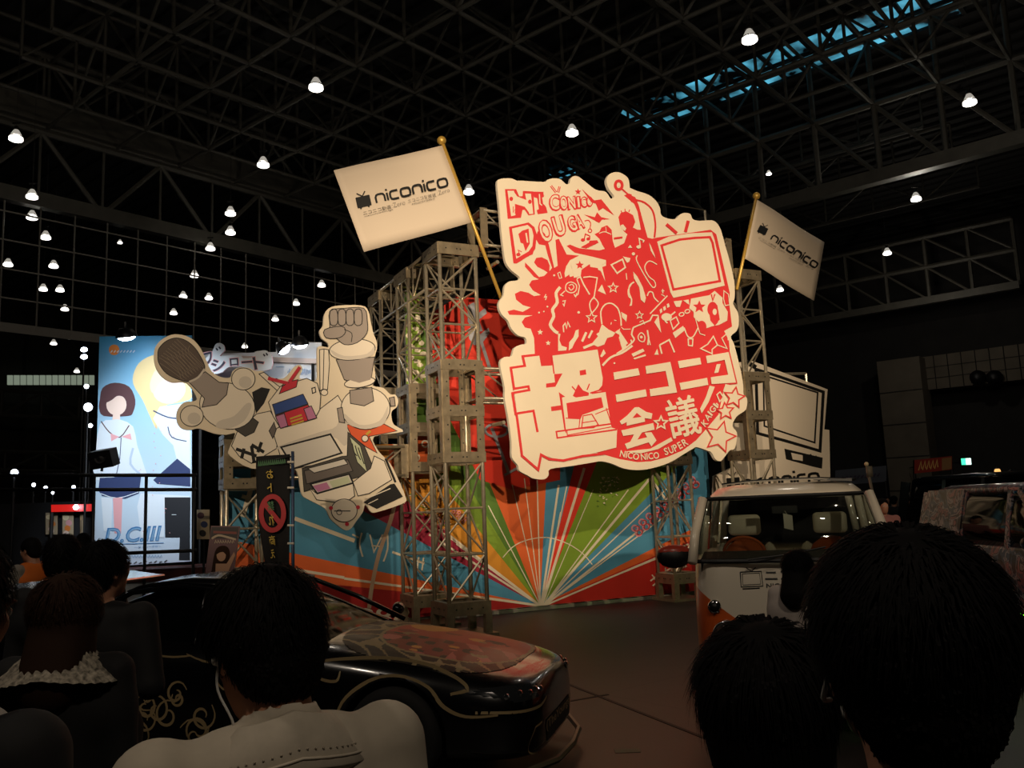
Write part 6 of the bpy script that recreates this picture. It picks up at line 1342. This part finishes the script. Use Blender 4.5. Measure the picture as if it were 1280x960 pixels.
for (ch, a, b_, h) in (('フ', (125, 425), (210, 405), 115), ('シ', (190, 490), (325, 468), 115), ('ロ', (360, 435), (440, 428), 72), ('ー', (468, 408), (570, 400), 18), ('ト', (590, 470), (690, 450), 120)):
    sg.text(PC['pink'], ch, (a[0] - 5, a[1] + 6), (b_[0] + 7, b_[1] + 6), h + 12, bold=.05); sg.text(NV, ch, a, b_, h, bold=.03)
for c in ((235, 275), (262, 262), (680, 330), (705, 322)): sg.line(NV, [(c[0] - 8, c[1] - 10), (c[0] + 8, c[1] + 12)], 15)
q.build('lettering', ns)
for px in (262, 325): q = MB(); q.tube(atP(px, 465, (0, 16.95, 0), NY), atP(px, 462, (0, 17.52, 0), NY), .025, FRAMEB); q.build('mounting_arm', ns)
FL = mat('flood_glow', 'FFFFFF', .5, emit='E6F0FF', estr=25); FH = mat('flood_housing', '15161A', .4, .3)
def flood(lbl, px, py, y, aim, r=.16, pw=60, wall=None, spot=120, arm=None):
    c = atY(px, py, y); t = thing('floodlight', lbl, 'floodlight', c, 'small floodlights of the left booth'); d = unit(np.array(aim, float))
    q = MB(); q.lathe(c, [(0, -.16), (r * .6, -.15), (r, -.02), (r * 1.05, .02), (r * .95, .02), (r * .9, -.02), (0, -.06)], FH, 18, d); q.build('housing', t, True)
    q = MB(); q.lathe(c, [(r * .9, .0), (r * .75, .05), (r * .4, .085), (0, .09)], FL, 18, d); q.build('lens', t, True)
    q = MB(); e = np.array(arm if arm is not None else c + (0, .7, -.05)); q.path([c - d * .12, c - d * .16 + (0, 0, .1), e], .018, FH, 6); q.build('bracket', t)
    if pw: light('floodlight_beam', 'SPOT', tuple(c + d * .05), tuple(c + d), pw, (.8, .9, 1.0), .05, spot, .5)
flood('floodlight over the top of the tall blue poster', 158, 420, 16.2, (.05, .3, -1), .19, 110, arm=atY(158, 424, 16.98))
flood('floodlight over the fascia between robot head and raised fist', 375, 430, 16.7, (.05, .3, -1), .17, 600, arm=atY(375, 434, 17.58))
flood('tilted floodlight at the top of the fascia beside the name sign', 355, 436, 16.6, (.6, .1, -.7), .15, 350, arm=atY(353, 434, 17.58))
light('poster_wash', 'SPOT', tuple(atY(150, 300, 12.0)), tuple(atY(215, 560, 17)), 2100, (.82, .91, 1.0), .1, 46, .9)  # added spot without a fixture, brightens poster, name sign and fascia
# tower lights and clutter far at the left
def stand_light(lbl, px, py, y, r, w_=1.0):
    c = atY(px, py, y); t = thing('stand_light', lbl, 'stand light', (c[0], c[1], 0), 'bright lights on stands at the far left'); d = unit(CAM - c)
    q = MB(); q.lathe(c, [(0, -.1), (r * 1.0, -.08), (r * 1.1, .02), (r, .02), (0, -.03)], FH, 14, d); q.build('housing', t, True)
    q = MB(); q.ball(c + d * .03, r * .9, FL, 14, (w_, .7, 1 / w_)); q.build('bulb', t, True)
    q = MB(); q.tube((c[0], c[1], 0), c - (0, 0, r), .025, FH); q.build('stand', t)
for i, (px, py, y, r, l_) in enumerate([(110, 509, 19, .16, 'brightest stand light, beside the left edge of the blue poster'), (18, 591, 18, .13, 'lone bright stand light near the left edge above the orange vest'), (105, 437, 26, .15, 'upper of two stacked lights left of the poster top'), (105, 446, 25.5, .15, 'lower of two stacked lights left of the poster top'),
     (108, 483, 24, .11, 'small light beside the poster, just above the brightest one'), (113, 532, 21, .09, 'small light beside the poster, just below the brightest one'), (42, 606, 22, .08, 'small light under the railing, left of three'), (57, 610, 22.5, .09, 'small light under the railing, middle of three'), (92, 609, 22.2, .08, 'small light under the railing, right of three'), (66, 616, 23, .06, 'tiny light just below the three under the railing')]):
    stand_light(l_, px, py, y, r * .62, 1.25 if i in (2, 3) else 1.0)
pt = thing('dark_partition', 'dark partition wall with hung posters behind the staff in orange', 'partition', atY(60, 720, 20.5))
q = MB(); a = atY(-40, 632, 20.5); b_ = atY(122, 632, 20.5); q.bbox((a[0], 20.5, 0), (b_[0], 20.6, a[2]), mat('partition_dark', '1A1B1F', .8)); q.build('panel', pt)
q = MB(); q.bbox((a[0], 19.8, 0), (b_[0] + 4.2, 20.2, .55), mat('dark_red_skirt', '4A1E18', .8)); q.build('base_skirt', pt)
def hung(lbl, x0, y0, x1, y1, cols, Y=20.4):
    p = [atY(x, y, Y) for x, y in ((x0, y0), (x1, y0), (x1, y1), (x0, y1))]; o = thing('hung_poster', lbl, 'poster', (p[0] + p[2]) / 2, 'posters on the dark partition')
    q = MB(); q.prism(p, (0, .03, 0), mat('poster_paper_warm', 'BCA98A', .7), FRAMEB); q.build('sheet', o); q = MB(); s = Sheet(q, (0, Y, 0), NY, .0004)
    for k, c in enumerate(cols):
        cx = x0 + (x1 - x0) * (.3 + .4 * ((k * 37) % 10) / 10); cy = y0 + (y1 - y0) * (.2 + .6 * k / max(1, len(cols) - 1)); s.ell(c, (cx, cy), (x1 - x0) * .28, (y1 - y0) * .11, 20 * k)
    q.build('printed_shapes', o)
    if Y < 20: q = MB(); c = (p[2] + p[3]) / 2; q.tube((c[0], c[1] + .04, 0), c + (0, .04, .2), .02, FRAMEB); q.lathe((c[0], c[1] + .04, 0), [(0, .03), (.18, .02), (.18, 0), (0, 0)], FRAMEB, 16); q.build('stand', o)
hung('cream poster left of two on the dark partition', 57, 641, 72, 668, [PC['blond2'], PC['orange'], PC['skin']]); hung('cream poster right of two, nearer the red sign', 78, 640, 92, 674, [PC['blond2'], PC['pink'], PC['orange'], PC['skin']])
hung('narrow cream poster between the two wide ones and the blue poster', 100, 643, 104, 667, [PC['blond']]); hung('greyish blue poster beside the tall poster foot', 116, 643, 124, 690, [PC['sea'], PC['navy']], 18.5)
hung('white framed poster between the tall poster and the stage wall', 246, 637, 262, 674, [PC['brown'], PC['navy'], PC['dark']], 15.7)
rs_ = thing('red_sign', 'glowing red strip sign above the hung posters', 'sign', atY(90, 636, 20.0)); p = [atY(x, y, 20.2) for x, y in ((64, 631), (116, 630), (116, 639), (64, 640))]
q = MB(); q.prism(p, (0, .1, 0), mat('red_glow', '701010', .5, emit='C81E18', estr=.9), FRAMEB); q.build('light_box', rs_); q = MB(); q.ball(atY(95, 634, 20.1), .06, FL, 10); q.build('lamp', rs_); q = MB(); q.tube(atY(65, 640, 20.25), atY(65, 640, 20.25) * (1, 1, 0), .04, FRAMEB); q.build('post', rs_)
# raised deck, skirt and black railing
dk_ = thing('booth_deck', 'low raised deck with a dark red edge and white skirt under the blue poster', 'deck', atY(180, 740, 16.2)); a = atY(95, 700, 16); b_ = atY(262, 700, 16); zt_ = atY(180, 712, 16)[2]
q = MB(); q.bbox((a[0], 16, zt_ - .22), (b_[0], 17.3, zt_), mat('dark_red_skirt')); q.build('edge', dk_)
q = MB(); q.bbox((a[0], 16.05, 0), (b_[0], 17.25, zt_ - .22), mat('skirt_white', 'AEB4BA', .7)); q.build('skirt', dk_)
rl = thing('black_railing', 'black pipe railing standing before the tall blue poster', 'railing', (atY(180, 700, 13.5)[0], 13.5, 0))
for py in (594, 612, 691): q = MB(); x0 = -20 if py < 650 else 118; q.tube(atY(x0, py + (0 if py < 650 else 2), 13.5), atY(246, py - (0 if py < 650 else 3), 13.5), .028, FRAMEB, 8); q.build('rail', rl, True)
for px in (118, 183, 243): q = MB(); p = atY(px, 592, 13.5); q.tube((p[0], p[1], 0), p, .026, FRAMEB, 8); q.build('post', rl, True)
o = thing('black_loudspeaker', 'small black loudspeaker tilted on top of the railing corner', 'loudspeaker', atY(128, 592, 13.5)); q = MB(); c = atY(130, 573, 13.5)
q.obox(c, (.17, 0, .02), (0, .12, .03), (-.02, -.03, .13), FRAMEB); ob = q.build('cabinet', o); q = MB(); q.lathe(c + (0, -.13, 0), [(.09, 0), (.06, -.005), (0, .02)], mat('speaker_cone', '1C1C1E', .6), 18, (0, -1, .1)); q.build('speaker_cone', o); q = MB(); q.tube(c - (0.02, 0, .1), c - (.03, 0, .2), .02, FRAMEB); q.build('clamp', o)
# ---- black banner on a pole and leaning poster
nb0 = (0, 10.6, 0); bn = thing('pole_banner', 'narrow black banner with yellow characters and a red crossed ring', 'banner', (*atP(368, 700, nb0, NY)[:2], 0)); sh = Sheet(None, nb0, NY, .0008)
sh.z(310, 555, 6.0); q = MB(); vs = []; nx, ny = 8, 24
for j in range(ny + 1):
    for i in range(nx + 1):
        u, v = i / nx, j / ny; x = (62 + 85 * v ** 2.2) * (1 - u) + 312 * u; vs.append(sh.P((x, (95 - 20 * u) * (1 - v) + 960 * v), .03 * math.sin(5 * u + 2 * v)))
q.add(vs, [(j * (nx + 1) + i, j * (nx + 1) + i + 1, (j + 1) * (nx + 1) + i + 1, (j + 1) * (nx + 1) + i) for j in range(ny) for i in range(nx)], BLACKCLOTH); cl_ = q.build('cloth', bn, True); md = cl_.modifiers.new('t', 'SOLIDIFY'); md.thickness = .004
q = MB(); sh.mb = q; sh.lift = .04; YE = mat('banner_yellow', 'B59A3A', .7); RG = mat('banner_red', 'A3242A', .7); GN = mat('banner_green', '3F6B45', .7)
[sh.line(GN, [(84 + 15 * k, 168 - 1.6 * k), (88 + 15 * k, 130 - 1.2 * k), (94 + 15 * k, 166 - 1.6 * k)], 7) for k in range(14)]; 
q2 = MB(); sh.mb = q2; sh.ring(RG, (192, 520), 84, 126, 36, 0, 36); sh.line(RG, [(126, 438), (256, 602)], 36); q2.build('crossed_ring', cl_); sh.mb = q
for ch, a, b_, h, ma in (('お', (148, 262), (198, 258), 66, YE), ('ト', (155, 362), (188, 360), 66, YE), ('禁', (158, 502), (208, 498), 72, GN), ('れ', (168, 612), (208, 608), 82, YE), ('商', (172, 760), (216, 756), 74, YE), ('え', (180, 856), (214, 853), 66, YE)): sh.text(ma, ch, a, b_, h, bold=.01, flip=True)
q.build('lettering', cl_)
q = MB(); pt_ = sh.P((335, 55), .0); q.tube((pt_[0], pt_[1], 0), pt_, .02, mat('banner_pole', '3A4A66', .4, .3), 8); q.tube(pt_ - (.5, 0, .12), pt_ - (-.02, 0, .06), .01, FRAMEB); q.build('pole', bn, True)
for y in (135, 328, 610, 745): q = MB(); q.tube(sh.P((300, y), .02), sh.P((348, y), .02), .014, mat('clip_white', 'C9C2B4', .5), 6); q.build('clip', bn)
q = MB(); q.lathe((pt_[0], pt_[1], 0), [(.0, .12), (.05, .12), (.2, .09), (.24, .02), (.24, 0), (0, 0)], FRAMEB, 20); q.build('water_base', bn, True)
lp_ = thing('leaning_poster', 'brown poster board of a long haired plain figure leaning by the stage wall', 'poster', (*atY(272, 735, 10.2)[:2], 0)); nn = unit((.18, -1, .12)); c0 = atY(275, 700, 10.2); sh = Sheet(None, c0, nn, .0005); sh.z(250, 540, 4.8)
q = MB(); q.prism([sh.P(p) for p in ((66, 562), (240, 566), (186, 960), (18, 960))], -nn * .04, mat('poster_brown', '3A231B', .6), PAPER); q.build('board', lp_)
q = MB(); sh.mb = q; PB = {k: mat('brown_' + k, v, .6) for k, v in dict(hair='8A5E40', skin='A87E60', dark='1E1210', red='6E2A20', cream='A6937A').items()}
sh.fill(PB['dark'], [(70, 570), (232, 572), (222, 640), (60, 640)]); sh.line(PB['red'], [(80, 600), (220, 606)], 14); sh.line(PB['cream'], [(70, 640), (110, 620), (160, 630), (215, 645)], 12, smooth=3); [sh.line(PB['cream'], [(88 + 15 * k, 668), (94 + 15 * k, 650), (99 + 15 * k, 664)], 4) for k in range(8)]
sh.fill(PB['hair'], [(90, 720), (120, 685), (165, 690), (180, 740), (165, 830), (180, 940), (50, 940), (70, 830)], 3); sh.ell(PB['skin'], (128, 740), 28, 36); sh.fill(PB['hair'], [(98, 735), (115, 700), (150, 700), (160, 740), (140, 720), (115, 725)], 2); sh.fill(PB['skin'], [(95, 790), (160, 790), (205, 720), (212, 740), (165, 850), (160, 940), (90, 940)]); sh.fill(PB['dark'], [(105, 840), (160, 840), (165, 940), (100, 940)])
q.build('printed_artwork', lp_)
q = MB(); a = sh.P((120, 700), -.05); q.bar(a, (a[0] + .02, a[1] + .45, 0), .03, .03, FRAMEB); a2 = sh.P((66, 960)); q.bar(a2, a2 * (1, 1, 0), .03, .03, FRAMEB); q.build('prop_leg', lp_)
# ---------------------------------------------------------------- right background
ex = thing('exit_lamp', 'small bright green and white exit lamp on the dark right wall', 'exit sign', atY(1207, 577, 44)); c = atY(1207, 577, 44)
q = MB(); q.bbox(c - (.28, .05, .2), c + (.28, .05, .2), FRAMEB); q.build('case', ex); q = MB(); q.bbox(c + (-.24, -.07, -.16), c + (-.02, -.05, .16), mat('exit_green', '20A060', .5, emit='40E0A0', estr=2.2)); q.bbox(c + (-.02, -.07, -.16), c + (.24, -.05, .16), mat('exit_white', 'E0FFF0', .5, emit='D8FFF0', estr=2.5)); q.build('lit_face', ex); q = MB(); q.tube(c + (0, .05, 0), c + (.1, 6.5, 0), .03, FRAMEB); q.build('bracket', ex)
rb = thing('red_hanging_sign', 'dim red and yellow lettered sign above the black minivan', 'sign', atY(1167, 590, 30)); q = MB(); p = [atY(x, y, 30) for x, y in ((1143, 575), (1190, 570), (1190, 587), (1143, 592))]
q.prism(p, (0, .1, 0), mat('sign_dim_red', '6E2218', .6, emit='7A2418', estr=.06), FRAMEB); q.build('panel', rb); q = MB(); s = Sheet(q, (0, 30, 0), unit(np.cross(p[1] - p[0], (0, 0, 1.0))), .002, .01); s.p0 = p[0]
[s.line(mat('sign_dim_yellow', 'B08A4A', .6, emit='8A6A3A', estr=.12), [(1148 + 5 * k, 588 - k * .5), (1151 + 5 * k, 577 - k * .5), (1152 + 5 * k, 586 - k * .5)], 1.2) for k in range(5)]; s.fill(mat('sign_dim_tan', '7A5A3A', .6, emit='6A4A2A', estr=.08), [(1177, 573), (1189, 571.5), (1189, 586), (1177, 588)]); q.build('lettering', rb); q = MB(); q.tube(p[3], p[3] * (1, 1, 0), .05, FRAMEB); q.tube(p[2], p[2] * (1, 1, 0), .05, FRAMEB); q.build('posts', rb)
for i, (px, py, c_, s_) in enumerate(((1247, 590, 'FFC070', 1.2), (1264, 593, 'FF7A28', 2.5))):
    c = atY(px, py, 28); o = thing('amber_lamp', ['pale amber lantern at the far right, left one', 'orange glowing lamp at the far right, right one'][i], 'lamp', (c[0], c[1], 0)); q = MB(); q.ball(c, .12, mat('amber_%d' % i, c_, .5, emit=c_, estr=s_), 12, (.8, .8, 1.1 if i == 0 else .6)); q.build('globe', o, True); q = MB(); q.tube((c[0], c[1], 0), c, .04, FRAMEB); q.lathe(c + (0, 0, .1), [(.1, 0), (.02, .06), (0, .06)], FRAMEB, 12); q.build('post', o)
pb = thing('pale_banner', 'pale grey blue banner hung low behind the van roof', 'banner', atY(1075, 604, 26)); q = MB(); q.prism([atY(x, y, 26) for x, y in ((1044, 588), (1108, 582), (1108, 602), (1044, 607))], (0, .04, 0), mat('banner_pale', '5E6470', .7), FRAMEB); q.build('cloth', pb)
q = MB(); s = Sheet(q, (0, 26, 0), NY, .002, .02); s.p0 = atY(1044, 588, 26) * 1.0; [s.line(mat('banner_violet', '4A4058', .7), [(1051 + 5 * k, 600 - k * .5), (1054 + 5 * k, 596 - k * .5)], 2) for k in range(10)]; q.build('lettering', pb)
q = MB()
for x, y in ((1045, 606), (1107, 601)): p = atY(x, y, 26.02); q.tube(p * (1, 1, 0), p, .04, FRAMEB)
q.build('posts', pb)
wp_ = thing('white_post', 'slanted pale post with a capped top between the van and the dark minivan', 'post', atY(1098, 650, 11.5) * (1, 1, 0)); a = atY(1083, 580, 11.5); b_ = atY(1097, 645, 11.5); q = MB(); q.path([b_ * (1, 1, 0), b_, a], .02, mat('post_pale', '6A6252', .6), 8); q.build('shaft', wp_, True)
q = MB(); q.ball(a, .03, mat('post_cap', 'C9B890', .5), 10); q.obox(a + (.03, 0, -.1), (.035, 0, 0), (0, .02, 0), (0, 0, .07), mat('post_pale')); q.build('cap', wp_, True)
for i, px in enumerate((1233, 1254)):
    d = plan(px, 24.7); z_ = atP(px, 471, (*d, 0), (T2[0], T2[1], 0))[2]; o = thing('wall_speaker', ['left', 'right'][i] + ' of two round dark speakers on the pale balcony band', 'speaker', (*d, z_)); q = MB(); q.lathe((*d, z_), [(0, .45), (.3, .4), (.42, .1), (.45, 0), (.4, -.02), (0, .12)], FRAMEB, 20, (-T2[0], -T2[1], -.3)); q.build('horn', o, True); q = MB(); q.tube((*d, z_), (*(d + T2 * .25), z_ + .1), .08, FRAMEB); q.build('bracket', o)
# paper tag stuck on the floor
p = atZ(784, 938, 0.004); q = MB(); q.bbox(p - (.09, .05, .003), p + (.09, .05, 0), mat('paper_tag', '6E6450', .8)); tag(q.build('floor_tag', org=p), 'small pale paper tag stuck on the floor before the stage', 'paper tag')
q = MB(); TP = mat('floor_joint', '14110F', .7)
for (a, b_) in (((700, 851), (900, 930)), ((690, 880), (760, 868))): q.bar(atZ(*a, .002), atZ(*b_, .002), .035, .004, TP)
tag(q.build('trim_2'), kind='structure')
